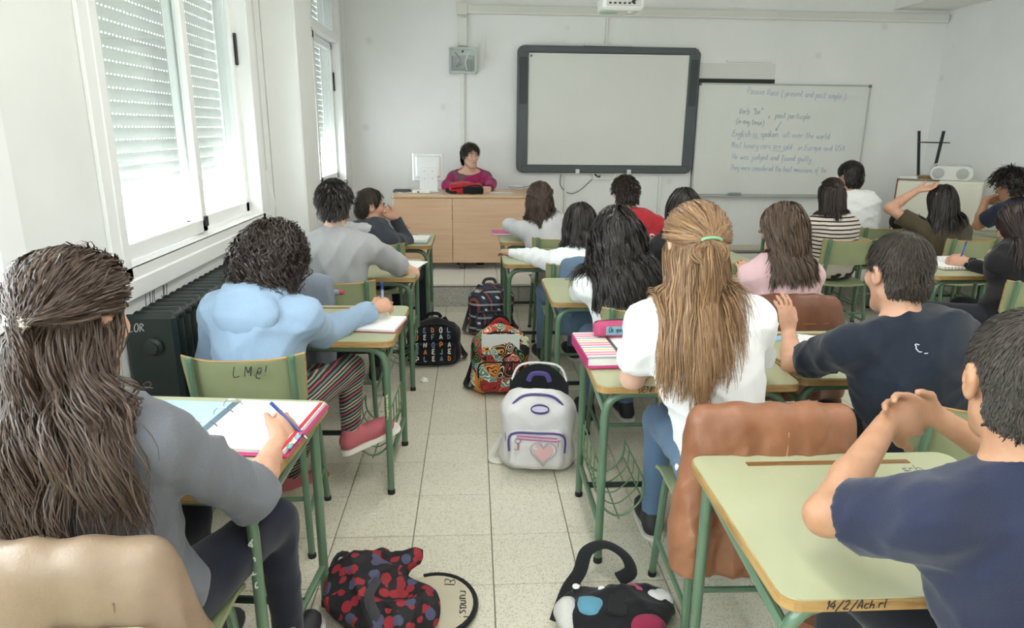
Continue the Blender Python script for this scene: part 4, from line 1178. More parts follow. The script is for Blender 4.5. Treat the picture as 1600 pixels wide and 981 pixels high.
def hair(r, mat, n=900, K=14, rad=.0022, zend=None, length=.05, style='down', wave=0., wfreq=3., clump=.5, nclump=60, vol=.012, bodyvol=.02, puff=0., seed=1, low=-.055, front=0., cap_t=.010, side=.5, back=.5, clip=None, drift=(0, 0, 0), jz=.05, cap_cut=True, capcuts=(), colvar=.4, h=.007, name='hair', flow=None, stiff=.55, tip=.35, spread=.25, upz=.018):
    rnd = np.random.RandomState(seed); RL = scalp(r, n, rnd, low, front, cap_t, style != 'short')
    W_ = lambda L: r.H+(L@r.HR)*r.hs
    X = W_(RL); ng = max(4, nclump); N = n
    c0 = hl(r, 0, -.012, .026); lift = vol*rnd.uniform(.25, 1, N)+.002; blift = bodyvol*rnd.uniform(.1, 1, N)
    if zend is not None: Ls = np.clip((X[:, 2]-zend)*1.10+rnd.uniform(-jz, jz*.5, N)+.10*(np.abs(RL[:, 1]+.05) > .05)*0+.05*(RL[:, 1] > .0), .08, 2)
    else: Ls = length*rnd.uniform(.6, 1.2, N)
    cp = hl(r, *clip) if clip is not None else None
    up_ = (style == 'halfup') & (RL[:, 2] > upz+.25*np.clip(RL[:, 1], -.1, .02)) if clip is not None else np.zeros(N, bool)
    if clip is not None: Ls = np.where(up_, Ls+.03, Ls)
    reached = ~up_
    ds = (Ls/(K-1)); path = [X.copy()]; v = None
    headp = [r.collide[0]]+([ell(hl(r, 0, -.03, -.03), tuple((np.array((.058, .066, .07))+cap_t*.3)*r.hs), r.HR)] if style == 'short' else []); bod = r.collide[1:]
    for k in range(K-1):
        sub = 2
        for q in range(sub):
            L = ((X-r.H)@r.HR.T)/r.hs
            on = (L[:, 2] > -.07) & (np.linalg.norm(L, axis=1) < .165)
            g = np.zeros((N, 3)); 
            if style == 'short':
                d = L-np.array([0.0, -.045, .12]) if flow is None else np.tile(np.array(flow, float), (N, 1))+.0*L
                g = (d/np.maximum(np.linalg.norm(d, axis=1, keepdims=True), 1e-6))@r.HR; g += V3(0, 0, -.35)
            else:
                s_ = np.sign(L[:, 0]+1e-6)*np.clip(np.abs(L[:, 0])*14, .15, 1)
                loc = np.stack([s_*side*np.clip(L[:, 2]*14, 0, 1), -back*np.clip((L[:, 1]+.075)*12, 0, 1), -np.ones(N)*1.0], 1)
                g = np.where(on[:, None], loc@r.HR, np.tile(V3(0, 0, -1.)+np.array(drift), (N, 1))+r.r[None]*(RL[:, :1]/.075)*spread*np.exp(-2.*k/K))
            if clip is not None:
                tc = cp-X; dist = np.linalg.norm(tc, axis=1); reached = reached | (dist < .022)
                g = np.where((~reached)[:, None], tc/np.maximum(dist, 1e-6)[:, None]*1.5, g)
            if puff: g = g+rnd.normal(size=(N, 3))*puff
            g /= np.maximum(np.linalg.norm(g, axis=1, keepdims=True), 1e-9)
            v = g if v is None else v*stiff+g*(1-stiff)
            v /= np.maximum(np.linalg.norm(v, axis=1, keepdims=True), 1e-9)
            X = X+v*(ds/sub)[:, None]
            gr, d = pts_grad(headp, X); pen = np.maximum(lift-d, 0); pen = np.where(d < .12, pen, 0)
            X = X+gr*pen[:, None]
            if style == 'short' and not puff: X = X-gr*np.clip(d-lift*1.4, 0, .006)[:, None]
            gr, d = pts_grad(bod, X); pen = np.maximum(blift-d, 0); X = X+gr*np.minimum(pen, .05)[:, None]
        path.append(X.copy())
    Pth = np.stack(path, 1)
    gi = rnd.choice(N, ng, replace=False); dd = ((RL[:, None]-RL[gi][None])**2).sum(2); cl = gi[dd.argmin(1)]
    t = np.linspace(0, 1, K)[None, :, None]
    if clump: 
        dlt = Pth[cl]-Pth; dl = np.linalg.norm(dlt, axis=2, keepdims=True); w = clump*np.clip(t*1.6-.15, 0, 1)*np.exp(-(dl/.07)**2); Pth = Pth+dlt*w
    if wave:
        ph = rnd.uniform(0, 6.28, N)[cl]*1.0+rnd.normal(size=N)*.45; ax = rnd.normal(size=(N, 3))[cl]; ax[:, 2] *= .2; ax /= np.linalg.norm(ax, axis=1, keepdims=True)
        s = np.linspace(0, 1, K)[None]*Ls[:, None]; am = wave*np.clip(s/.10, 0, 1)
        ay = np.cross(ax, V3(0, 0, 1)); ff = wfreq*rnd.uniform(.8, 1.25, N)[cl][:, None]
        Pth = Pth+(am*np.sin(6.283*ff*s/.3+ph[:, None]))[:, :, None]*ax[:, None]+(am*.7*np.cos(6.283*ff*s/.3+ph[:, None]))[:, :, None]*ay[:, None]
    V_, F_, C_ = strands(Pth, rad*1.15, r.H, seed, colvar, tip, jit=.045 if style != 'short' or puff else .012)
    # under-layer that covers the scalp
    g = G(c0-.13, c0+.13, h); g.prim(ell(c0, tuple((np.array((.073, .092, .088))+cap_t)*r.hs), r.HR, .01))
    if style == 'short': g.prim(ell(hl(r, 0, -.03, -.03), tuple((np.array((.058, .066, .07))+cap_t*.6)*r.hs), r.HR, .02))
    else: g.prim(ell(hl(r, 0, -.035, -.05), tuple(np.array((.066, .062, .085))*r.hs), r.HR, .03))
    g.cut(hl(r, 0, .046+front, .03), unit(r.f*.93-r.u*.36), .3)
    if style == 'short':
        g.cut(hl(r, 0, -.02, low-.005), unit(-r.u*.9+r.f*.35), .3)
        for s in (-1, 1): g.prim(cap(hl(r, s*.06, .01, -.03), hl(r, s*.11, .01, -.03), .034*r.hs, .034*r.hs, .005), sub=True)
        g.prim(cap(hl(r, -.13, .035, -.07), hl(r, .13, .035, -.07), .058*r.hs, .058*r.hs, .005), sub=True)
    for c, nn, rr in capcuts: g.cut(hl(r, *c), unit(nn@r.HR if True else nn), rr)
    if not puff or True: g.disp(folds(seed, .0015, 60))
    A, B = g.mesh(); Cc = np.tile([.35, .2, .35, 1.], (len(A), 1))
    Fall = np.concatenate([B, F_+len(A)])
    return raw_obj(name, np.concatenate([A, V_]), Fall, mat, r.T, r.base, True, np.concatenate([Cc, C_]))

def back_pt(r, x, z, lift=.004):
    """point on the back of the garment, x along the shoulders and z along the spine from the neck base"""
    o = r.N+r.br*x+r.up*z; t = np.linspace(.35, -.05, 81); Q = np.array([o-r.bfw*k for k in t]); d = pts_smooth(r.collide[2:], Q, 0, .05)
    i = int(np.argmax(d < .004)); return Q[i]-r.bfw*lift

def hood(r, mat, h=.009, seed=4):
    """hood lying on the upper back, a part of the hoodie's wearer"""
    P = [ell(r.N-r.bfw*.105-r.up*.065, (.125, .045, .10), r.BR, .03), cap(r.N-r.bfw*.055+r.br*.085+r.up*.0, r.N-r.bfw*.09+r.up*.0, .036, .034, .03), cap(r.N-r.bfw*.055-r.br*.085+r.up*.0, r.N-r.bfw*.09+r.up*.0, .036, .034, .03),
         cap(r.N+r.br*.085-r.bfw*.05, r.N+r.br*.07+r.bfw*.06-r.up*.05, .032, .024, .03), cap(r.N-r.br*.085-r.bfw*.05, r.N-r.br*.07+r.bfw*.06-r.up*.05, .032, .024, .03)]
    sdf_obj('hood', P, h, mat, r.T, r.base, fold=folds(seed, .004, 26)); r.collide += P
# ---- the people, one by one
at3 = lambda u, v, y: at(u, v, y=y)
MJEAN = cloth('blue_denim', '#5f7896', .12); MDARK = cloth('dark_trousers', '#22242c', .1); MNAVYT = cloth('navy_trousers', '#1b1f2e', .1)
HBROWN = hair_mat('brown_hair', '#241a16', '#5c493d', .45, .35); HBLACK = hair_mat('black_hair', '#100d0d', '#2e2724', .38, .4); HBLOND = hair_mat('blond_hair', '#5d422d', '#ab8762', .4, .4)
HDBR = hair_mat('dark_brown_hair', '#181210', '#3a2c25', .42, .4); HSHORT = hair_mat('short_dark_hair', '#1d1916', '#463c33', .5, .35); HMED = hair_mat('medium_brown_hair', '#2d211b', '#66503f', .42, .4)

# person in the grey three-quarter sleeve top, left front
r = rig(120, 497, 1.30, yaw=14, pitch=14, by=10, hip=(-.76, 1.30), sw=.165, fat=1.08)
arm(r, 'R', at3(392, 775, 1.45), at3(436, 688, 1.68), hd=(.1, .9, .25), th=(-.6, .2, .75), sleeve='q', curl=.75, hsz=.95)
arm(r, 'L', r.S['L']+V3(-.07, .03, -.27), V3(-.92, 1.62, .735), sleeve='q', curl=.3)
finish(r, 'person in a grey top with long brown clipped hair writing in a ring binder', cloth('grey_jersey', '#6b6e76', .08), MNAVYT, SKIN, h=.0068, sh=.009, hem=-.04, fold=.0045, knees={'L': r.P+V3(-.02, .38, -.05), 'R': r.P+V3(.22, .36, -.05)}, seedv=3)
hair(r, HBROWN, n=7600, K=16, rad=.0012, zend=.80, style='halfup', clip=(0, -.118, .0), wave=.015, wfreq=1.5, clump=.5, nclump=240, vol=.026, bodyvol=.055, seed=3, side=.5, jz=.10, spread=.55)
P1 = r
# person in the pale blue hoodie
def _legg(t, v, o):
    x, y, z = t.n('ShaderNodeSeparateXYZ'), 0, 0; t.l(v, x.inputs[0]); z = x.outputs[2]; xx = x.outputs[0]
    u = t.math('ADD', t.math('MULTIPLY', z, .9), t.math('MULTIPLY', xx, -.45)); u = t.math('ADD', u, t.math('MULTIPLY', t.noise(9, 2, v), .012))
    return t.ramp(t.math('FRACT', t.math('MULTIPLY', u, 19.)), [(0, lin('#26292b')), (.16, lin('#b8505a')), (.26, lin('#2a2d2c')), (.42, lin('#8d9a86')), (.52, lin('#33403d')), (.66, lin('#c9a58d')), (.74, lin('#2b2c2e')), (.88, lin('#6a7f78'))], 'CONSTANT')
LEGGINGS = cloth('patterned_leggings', '#444444', fn=_legg)
r = rig(428, 402, 2.52, yaw=32, pitch=40, by=12, hip=(-.80, 2.36), sw=.165, fat=1.02)
arm(r, 'R', at3(505, 520, 2.62), at3(583, 482, 2.83), hd=(.75, .6, .1), th=(-.5, .5, .7), sleeve='long', curl=.85, hsz=.9)
arm(r, 'L', r.S['L']+V3(-.09, .10, -.24), V3(-.80, 2.80, .73), sleeve='long', curl=.4)
MBLUE = cloth('pale_blue_fleece', '#93abc6', .05)
r.toe = {'R': (.8, .25, .28), 'L': (.7, .5, 0)}
finish(r, 'person in a pale blue hoodie with dark curly hair leaning over the desk', MBLUE, LEGGINGS, SKIN, h=.007, sh=.0085, t=.018, hem=-.05, fold=.004, knees={'R': at3(548, 575, 2.72), 'L': at3(500, 590, 2.75)}, ankles={'R': at3(548, 668, 2.66), 'L': at3(455, 742, 2.72)}, shoe=M('#b9636a', .7, name='pink_canvas'), seedv=7, shirt_name='hoodie')
hood(r, MBLUE, seed=5)
hair(r, HDBR, n=2600, K=16, rad=.0022, zend=r.H[2]-.13, style='down', wave=.013, wfreq=4.5, clump=.75, nclump=160, vol=.035, bodyvol=.02, puff=.35, seed=4, jz=.06, side=.8, back=.1)
P2 = r
# boy in the plain grey t-shirt
r = rig(523, 318, 3.66, yaw=4, pitch=4, by=0, hip=(-.72, 3.60), sw=.175, fat=1.08)
arm(r, 'R', at3(645, 428, 3.92), at3(600, 408, 4.15), sleeve='short', curl=.4)
arm(r, 'L', at3(425, 430, 3.80), V3(-.85, 4.1, .74), sleeve='short', curl=.4)
finish(r, 'person in a plain grey t-shirt with short black hair seen from behind', cloth('heather_grey', '#a3a4a6', .05), MDARK, SKIN_P, h=.0095, sh=.010, fold=.005, seedv=11, shirt_name='t_shirt')
hair(r, HBLACK, n=3200, K=6, rad=.0018, length=.030, style='short', vol=.020, cap_t=.012, clump=.45, nclump=420, seed=5, low=-.052, stiff=.3, puff=.15)
# boy in the dark hoodie, chin on hand
r = rig(579, 322, 4.80, yaw=68, pitch=8, by=28, hip=(-.68, 4.70), sw=.165)
arm(r, 'R', at3(634, 378, 4.98), at3(618, 340, 4.98), hd=(-.9, -.05, .42), th=(-.3, .3, .9), sleeve='long', curl=.9, hsz=.95)
arm(r, 'L', r.S['L']+V3(-.05, .12, -.24), V3(-.60, 5.02, .74), sleeve='long')
def _hoodc(t, v, o): return o
hp_ = [cap(r.N-r.bfw*.05+r.br*.07+r.up*.0, r.N-r.bfw*.05-r.br*.07+r.up*.0, .035, .035, .03)]
finish(r, 'person in a dark hoodie resting the chin on a hand, face turned aside', cloth('charcoal_fleece', '#3b4048', .1), MDARK, SKIN, h=.007, sh=.009, t=.016, fold=.004, seedv=13, cloth_extra=hp_, shirt_name='hoodie')
sdf_obj('hood', [cap(r.N-r.bfw*.075+r.br*.085-r.up*.0, r.N-r.bfw*.085-r.br*.085-r.up*.0, .042, .042, .03), ell(r.N-r.bfw*.10-r.up*.055, (.10, .045, .075), r.BR, .03), cap(r.N+r.br*.09-r.bfw*.04+r.up*.01, r.N+r.br*.075+r.bfw*.06-r.up*.04, .028, .022, .03)], .009, cloth('grey_hood', '#b9babb', .05), r.T, r.base, fold=folds(4, .004, 30))
hair(r, HSHORT, n=1100, K=6, rad=.0022, length=.035, style='short', vol=.014, cap_t=.010, clump=.4, nclump=120, seed=6, low=-.07, stiff=.3)
# the teacher
r = rig(735, 243, 7.06, yaw=152, pitch=4, by=176, hip=(-.03, 7.16), sw=.165, fat=1.12, seat=ZP+.42, hs=.98)
arm(r, 'L', at3(768, 287, 7.0), V3(.17, 6.82, zt_desk+.03) if False else V3(.16, 6.80, ZP+.735), hd=(-.3, -.9, -.1), th=(-.8, 0, .5), sleeve='long', curl=.9, hsz=.95)
arm(r, 'R', at3(698, 290, 7.0), V3(-.16, 6.86, ZP+.735), hd=(.5, -.8, -.1), th=(.6, 0, .6), sleeve='long', curl=.6)
def _knit(t, v, o):
    n = t.ramp(t.noise(9, 2, v), [(.55, (0, 0, 0, 1)), (.6, (1, 1, 1, 1))])
    z = t.n('ShaderNodeSeparateXYZ'); t.l(v, z.inputs[0])
    msk = t.math('MULTIPLY', n, t.math('GREATER_THAN', z.outputs[2], .98)); return t.mix(t.math('MULTIPLY', msk, .75), o, lin('#6d6068'))
finish(r, 'person in a magenta sweater with short dark hair sitting behind the teacher desk', cloth('magenta_knit', '#a52a63', .08, fn=_knit), MDARK, SKIN_P, h=.007, sh=.009, fold=.003, seedv=17, necks=-.045, collar=.022, shirt_name='sweater', ankles={'L': V3(.06, 6.75, ZP+.09), 'R': V3(-.14, 6.75, ZP+.09)})
hair(r, HDBR, n=1300, K=8, rad=.0022, length=.075, style='short', vol=.022, cap_t=.014, clump=.5, nclump=120, seed=7, low=-.075, stiff=.4, front=.012)
# girl in the grey knit sweater by the platform
r = rig(843, 312, 5.10, yaw=0, pitch=12, by=-4, hip=(.62, 4.98), sw=.15, fat=.95)
arm(r, 'L', at3(797, 352, 5.16), V3(.42, 5.30, .735), sleeve='long')
arm(r, 'R', r.S['R']+V3(.05, .12, -.22), V3(.72, 5.30, .735), sleeve='long')
r.toe = {'L': (-.2, 1, 0), 'R': (-.1, 1, 0)}
finish(r, 'person in a light grey knit sweater and skirt with long brown half-tied hair', cloth('grey_knit', '#c3c3c6', .08), cloth('mauve_tights', '#b39aa0', .06), SKIN, h=.0105, sh=.011, fold=.003, seedv=19, shirt_name='sweater', lower='tights', knees={'L': V3(.54, 5.36, .44), 'R': V3(.70, 5.36, .44)}, ankles={'L': V3(.55, 5.18, .09), 'R': V3(.70, 5.22, .09)}, shoe=M('#b98f9c', .6))
sdf_obj('skirt', [ell(r.P-V3(0, 0, .03), (.19, .15, .11), r.BR, .04), cap(r.P+V3(-.07, .05, -.05), V3(.54, 5.30, .44), .10, .085, .05), cap(r.P+V3(.07, .05, -.05), V3(.70, 5.30, .44), .10, .085, .05)], .011, cloth('grey_skirt', '#a9a7a5', .12, scale=120), r.T, r.base, fold=folds(6, .005, 20))
hair(r, HBROWN, n=2300, K=15, rad=.0022, zend=.84, style='halfup', clip=(0, -.115, .0), wave=.012, wfreq=2.0, clump=.45, nclump=110, vol=.024, bodyvol=.04, seed=8, spread=.35, upz=.05)
# girl in the white shirt, arm stretched to the side
r = rig(905, 350, 4.06, yaw=-6, pitch=18, by=-12, hip=(.66, 3.98), sw=.15, fat=.95, roll=4)
arm(r, 'L', at3(835, 402, 4.22), at3(800, 396, 4.42), sleeve='long', curl=.4, hd=(-.5, .8, 0))
arm(r, 'R', r.S['R']+V3(.06, .12, -.22), V3(.78, 4.35, .735), sleeve='long')
finish(r, 'person in a thin white shirt reaching one arm across the desk', cloth('white_cotton', '#eceef0', .03), MJEAN, SKIN, h=.0105, sh=.010, t=.015, fold=.005, seedv=23)
hair(r, HBLACK, n=2000, K=14, rad=.0022, zend=.84, style='down', wave=.010, wfreq=1.6, clump=.5, nclump=80, vol=.018, bodyvol=.03, seed=9, drift=(-.10, 0, 0), spread=.4)
# girl with long wavy black hair in white
r = rig(962, 368, 3.08, yaw=2, pitch=16, by=-6, hip=(.76, 2.98), sw=.155)
arm(r, 'L', at3(908, 455, 3.24), V3(.60, 3.42, .735), sleeve='long', curl=.4)
arm(r, 'R', r.S['R']+V3(.06, .14, -.22), V3(.86, 3.42, .735), sleeve='long')
finish(r, 'person in a white top with long wavy black hair down the back', cloth('white_jersey', '#e9ebed', .03), MJEAN, SKIN, h=.0095, sh=.010, fold=.004, seedv=29)
hair(r, HBLACK, n=4200, K=16, rad=.0025, zend=.74, style='down', wave=.010, wfreq=2.0, clump=.5, nclump=200, vol=.026, bodyvol=.045, seed=10, side=.8, jz=.07)
# boy in the red hoodie
r = rig(976, 302, 5.16, yaw=-14, pitch=8, by=4, hip=(1.24, 5.06), sw=.172, neck=at(990, 336, y=5.13))
arm(r, 'L', r.S['L']+V3(-.06, .12, -.22), V3(1.08, 5.42, .735), sleeve='long'); arm(r, 'R', r.S['R']+V3(.08, .10, -.22), V3(1.38, 5.42, .735), sleeve='long')
MRED = cloth('red_fleece', '#b5303a', .08)
finish(r, 'person in a red hoodie with white lettering on the back', MRED, MDARK, SKIN_P, h=.0105, sh=.011, t=.016, fold=.004, seedv=31, shirt_name='hoodie')
hood(r, MRED, .010, 6)
RED = r
hair(r, HDBR, n=2400, K=7, rad=.0022, length=.038, style='short', vol=.028, cap_t=.018, clump=.5, nclump=300, seed=11, low=-.056, puff=.4, wave=.004, wfreq=6)
# girl with straight black hair
r = rig(1067, 326, 4.22, yaw=0, pitch=10, by=0, hip=(1.40, 4.12), sw=.155)
arm(r, 'L', r.S['L']+V3(-.05, .14, -.22), V3(1.30, 4.55, .735), sleeve='long'); arm(r, 'R', r.S['R']+V3(.05, .14, -.22), V3(1.55, 4.55, .735), sleeve='long')
finish(r, 'person in a black top with straight black hair in front of the whiteboard end', cloth('black_jersey', '#26262a', .08), MDARK, SKIN, h=.012, sh=.011, seedv=37)
hair(r, HBLACK, n=2000, K=13, rad=.0023, zend=.80, style='down', wave=.001, clump=.35, nclump=60, vol=.022, bodyvol=.03, seed=12, side=.7)
# blond girl in the white t-shirt
r = rig(1085, 385, 1.98, yaw=-2, pitch=10, by=0, hip=(.80, 1.90), sw=.162)
arm(r, 'L', at3(988, 590, 2.08), V3(.66, 2.32, .735), sleeve='short', curl=.4)
arm(r, 'R', at3(1175, 580, 2.12), V3(.84, 2.34, .735), sleeve='short', curl=.4)
finish(r, 'person in a white t-shirt with long blond hair tied half up', cloth('white_tshirt', '#f0f1f3', .03), MJEAN, SKIN_P, h=.0075, sh=.009, fold=.004, hem=-.05, seedv=41, shirt_name='t_shirt')
hair(r, HBLOND, n=7600, K=16, rad=.0012, zend=.79, style='halfup', clip=(0, -.122, .018), wave=.008, wfreq=1.2, clump=.5, nclump=260, vol=.024, bodyvol=.04, seed=13, side=.75, jz=.10, spread=.16)
P11 = r
# girl in the pink top
r = rig(1222, 358, 3.20, yaw=-28, pitch=10, by=-6, hip=(1.44, 3.12), sw=.155)
arm(r, 'L', at3(1168, 455, 3.30), at3(1165, 440, 3.50), sleeve='long', curl=.5, hd=(0, .5, .8)); arm(r, 'R', r.S['R']+V3(.06, .13, -.22), V3(1.55, 3.5, .735), sleeve='long')
finish(r, 'person in a pale pink top with long brown hair', cloth('pale_pink_knit', '#d3b1b6', .05), MDARK, SKIN, h=.0095, sh=.010, fold=.004, seedv=43, shirt_name='sweater')
hair(r, HMED, n=4200, K=16, rad=.0024, zend=.82, style='down', wave=.008, wfreq=1.8, clump=.55, nclump=130, vol=.022, bodyvol=.035, seed=14, drift=(.05, 0, 0), side=.7, jz=.08)
# girl in the striped top
def _str(t, v, o):
    s = t.n('ShaderNodeSeparateXYZ'); t.l(v, s.inputs[0])
    z = t.math('ADD', s.outputs[2], t.math('MULTIPLY', t.noise(5, 2, v), .02))
    w = t.math('FRACT', t.math('MULTIPLY', z, 34.)); m_ = t.math('LESS_THAN', w, .36)
    hemz = t.math('GREATER_THAN', z, .60); return t.mix(t.math('MULTIPLY', m_, hemz), o, lin('#1d1c20'))
r = rig(1298, 305, 5.02, yaw=2, pitch=8, by=2, hip=(2.72, 4.94), sw=.152)
arm(r, 'L', r.S['L']+V3(-.06, .12, -.22), V3(2.58, 5.32, .735), sleeve='long'); arm(r, 'R', r.S['R']+V3(.07, .06, -.24), V3(2.84, 5.32, .735), sleeve='long')
finish(r, 'person in a black and cream striped top with straight dark hair', cloth('striped_jersey', '#cfc4ba', .04, fn=_str), MDARK, SKIN, h=.0105, sh=.010, hem=-.03, fold=.004, seedv=47)
hair(r, HDBR, n=2300, K=14, rad=.0022, zend=.90, style='halfup', clip=(0, -.11, .05), wave=.003, wfreq=1.2, clump=.3, nclump=90, vol=.018, bodyvol=.03, seed=15, jz=.03, spread=.12, upz=.075)
# boy in the white shirt by the board
r = rig(1328, 275, 5.62, yaw=-10, pitch=12, by=0, hip=(3.32, 5.54), sw=.16)
arm(r, 'L', r.S['L']+V3(-.06, .10, -.22), r.S['L']+V3(.02, .30, -.26), sleeve='short'); arm(r, 'R', r.S['R']+V3(.08, .06, -.24), r.S['R']+V3(.0, .28, -.26), sleeve='short')
finish(r, 'person in a white shirt with short black hair beside the whiteboard', cloth('white_shirt_cotton', '#eef0f1', .03), MDARK, SKIN, h=.012, sh=.010, seedv=53)
hair(r, HBLACK, n=900, K=7, rad=.0026, length=.06, style='short', vol=.02, cap_t=.014, clump=.5, nclump=90, seed=16, low=-.085)
# girl with a hand on her head
r = rig(1470, 315, 5.05, yaw=4, pitch=12, by=0, hip=(3.66, 4.98), sw=.155)
arm(r, 'L', at3(1390, 325, 5.12), at3(1434, 297, 5.05), sleeve='short', hd=(.95, -.12, .2), th=(.1, .9, .3), curl=.3, hsz=.95)
arm(r, 'R', r.S['R']+V3(.07, .10, -.24), V3(3.84, 5.34, .735), sleeve='short')
finish(r, 'person in an olive top holding a hand on the long black hair', cloth('olive_jersey', '#4d4434', .08), MDARK, SKIN, h=.0082, sh=.011, seedv=59)
hair(r, HBLACK, n=2200, K=14, rad=.0024, zend=.80, style='down', wave=.003, wfreq=1.5, clump=.5, nclump=80, vol=.022, bodyvol=.03, seed=17, jz=.08)
# curly boy
r = rig(1577, 288, 5.25, yaw=-22, pitch=26, by=-8, hip=(4.52, 5.02), sw=.165)
arm(r, 'L', at3(1528, 352, 5.30), at3(1540, 312, 5.34), sleeve='short', hd=(.9, .05, -.1), th=(.1, -.3, .9), curl=.7, hsz=.95)
arm(r, 'R', r.S['R']+V3(.08, .12, -.22), V3(4.68, 5.36, .735), sleeve='short')
finish(r, 'person with black curly hair in a dark blue t-shirt leaning on one elbow', cloth('dark_blue_cotton', '#232a3c', .1), MDARK, SKIN_T, h=.0082, sh=.011, seedv=61, shirt_name='t_shirt')
hair(r, HBLACK, n=1300, K=9, rad=.0028, length=.08, style='short', vol=.035, cap_t=.018, clump=.7, nclump=110, seed=18, low=-.07, puff=.7, wave=.008, wfreq=8)
# girl in black, writing
r = rig(1588, 352, 3.72, yaw=-16, pitch=26, by=-14, hip=(3.02, 3.52), sw=.16)
arm(r, 'L', at3(1560, 432, 3.78), at3(1512, 409, 3.98), hd=(-.8, .5, 0), th=(.3, .5, .8), sleeve='long', curl=.9, hsz=.95)
arm(r, 'R', r.S['R']+V3(.08, .10, -.24), V3(3.3, 3.95, .735), sleeve='long')
finish(r, 'person dressed in black with long black hair writing in a spiral notebook', cloth('black_knit', '#1a1a1d', .08), MDARK, SKIN, h=.0082, sh=.011, seedv=67, knees={'L': V3(2.66, 3.76, .50)}, ankles={'L': V3(2.66, 3.86, .09)})
hair(r, hair_mat('black_red_hair', '#130d0d', '#35211e', .4, .35), n=2200, K=14, rad=.0024, zend=.70, style='down', wave=.003, wfreq=1.5, clump=.5, nclump=80, vol=.02, bodyvol=.03, seed=19)
# boy in the dark navy t-shirt, hand raised on the desk
r = rig(1402, 425, 1.96, yaw=-6, pitch=12, by=-2, hip=(1.46, 1.92), sw=.178, fat=1.1)
arm(r, 'L', at3(1240, 572, 2.22), at3(1232, 518, 2.34), hd=(-.12, .25, .95), th=(.85, .3, 0), sleeve='short', curl=.28, spread=.34, hsz=.92, thumb=.2)
arm(r, 'R', at3(1545, 560, 2.15), V3(1.58, 2.42, .735), sleeve='short')
finish(r, 'person in a dark navy t-shirt with cropped hair, one hand raised above the desk', cloth('navy_cotton', '#1d2431', .1), MDARK, SKIN, h=.0066, sh=.009, fold=.005, seedv=71, shirt_name='t_shirt')
hair(r, HSHORT, n=4200, K=5, rad=.0012, length=.022, style='short', vol=.010, cap_t=.008, clump=.2, nclump=400, seed=20, low=-.062, stiff=.3)
P18 = r
# boy in navy with clasped hands, nearest to the empty desk
r = rig(1596, 592, 1.0, yaw=16, pitch=6, by=-6, hip=(1.05, .98), sw=.172, fat=1.02)
arm(r, 'L', at3(1290, 805, 1.12), at3(1385, 662, 1.34), hd=(.95, .25, .0), th=(.35, -.2, -.9), sleeve='short', curl=.55, hsz=1., thumb=.1)
arm(r, 'R', V3(1.32, 1.28, .73), at3(1462, 650, 1.36), hd=(-.9, .1, .22), th=(.1, -.2, .95), sleeve='short', curl=.5, hsz=1., thumb=.4)
finish(r, 'person in a navy t-shirt with cropped hair and clasped hands at the empty desk', cloth('navy_blue_cotton', '#262b41', .08), MDARK, SKIN_T, h=.006, sh=.0085, fold=.004, seedv=73, shirt_name='t_shirt')
hair(r, hair_mat('cropped_hair', '#24211f', '#4d463f', .6, .25), n=8500, K=4, rad=.0008, length=.013, style='short', vol=.006, cap_t=.005, clump=.1, nclump=300, seed=21, low=-.066, stiff=.3)
P19 = r
# ------------------------------------------------------------------ jackets on chairs
def leather(name, c, c2, rough=.42):
    t = NT(name); v = t.tex(); n = t.noise(6, 5, v); n2 = t.noise(190, 2, v)
    t.l(t.ramp(n, [(.3, lin(c2)), (.65, lin(c))]), t.b.inputs['Base Color']); t.b.inputs['Roughness'].default_value = rough
    t.bump(t.math('ADD', n2, t.math('MULTIPLY', t.noise(30, 3, v), 1.5)), .22, .004); return t.m
def on_chair(c):
    R = rotz(c.rotation_euler[2]); L = np.array(c.location); return lambda x, y, z: L+R@V3(x, y, z)
def jacket(label, key, mat, name='jacket', w=(.20, .22, .25), zb=.30, x0=-1., x1=1., sleeves=(), thick=.04, fold=.007, seams=(), seam_mat=None, seed=2, h=.009, off=0., ff=16., top=.775, az=.35):
    c = C[key]; f = on_chair(c); P = []
    zs = np.linspace(top, zb, 15)
    for z in zs:
        t = (top-z)/(top-zb); ww = np.interp(t, [0, .35, 1], w); yy = -.232-off-.03*t+.01
        n = 5; xs = np.linspace(ww*x0, ww*x1, n)
        for a, b in zip(xs, xs[1:]):
            ya = yy+.018*(a/.2)**2; yb = yy+.018*(b/.2)**2
            P.append(cap(f(a, ya, z), f(b, yb, z), thick*(1 if t > 0 else .95), None, .045))
    for s in sleeves:
        q = [f(*p_) for p_ in s[0]]
        for i in range(len(q)-1): P.append(cap(q[i], q[i+1], s[1][i], s[1][i+1], .035))
    base = np.array(c.location)*np.array([1, 1, 0]); T = thing(name, label, 'jacket', base, 0)
    fl0 = folds(seed, fold, ff, az); fl = lambda Q: fl0(Q)*np.clip((top+.02-Q[:, 2])/.16, .22, 1)
    sdf_obj('shell', P, h, mat, T, base, fold=fl, band=.04, cuts=[(f(0, -.25, zb-.02), V3(0, 0, -1), .34)])
    for s in sleeves:
        q = f(*s[0][-1]); d = unit(q-f(*s[0][-2]))
        MB().tube([q-d*.02-base, q+d*.012-base], s[1][-1]*1.0, 14).build('cuff', mat, T, smooth=.6)
    for sm in seams:
        pts = []
        for x, z in sm:
            ys = np.linspace(-.45, -.1, 71); Q = np.array([f(x, y, z) for y in ys]); d = pts_smooth(P, Q)+fl(Q)-.0015; i = int(np.argmax(d < 0)); pts.append(Q[i]-base)
        MB().tube(spline(pts, 4), .0022, 5).build('seam', seam_mat or mat, T, smooth=True)
    return T
MBEI = leather('beige_leather', '#8f7a66', '#7d6956'); MTAN = leather('tan_leather', '#946448', '#7d5038'); MDBL = leather('dark_brown_leather', '#6e4128', '#55301d')
hs_ = [(x, .655) for x in np.linspace(-.2, .19, 9)]; h2 = [(x, .66-.0) for x in ()]
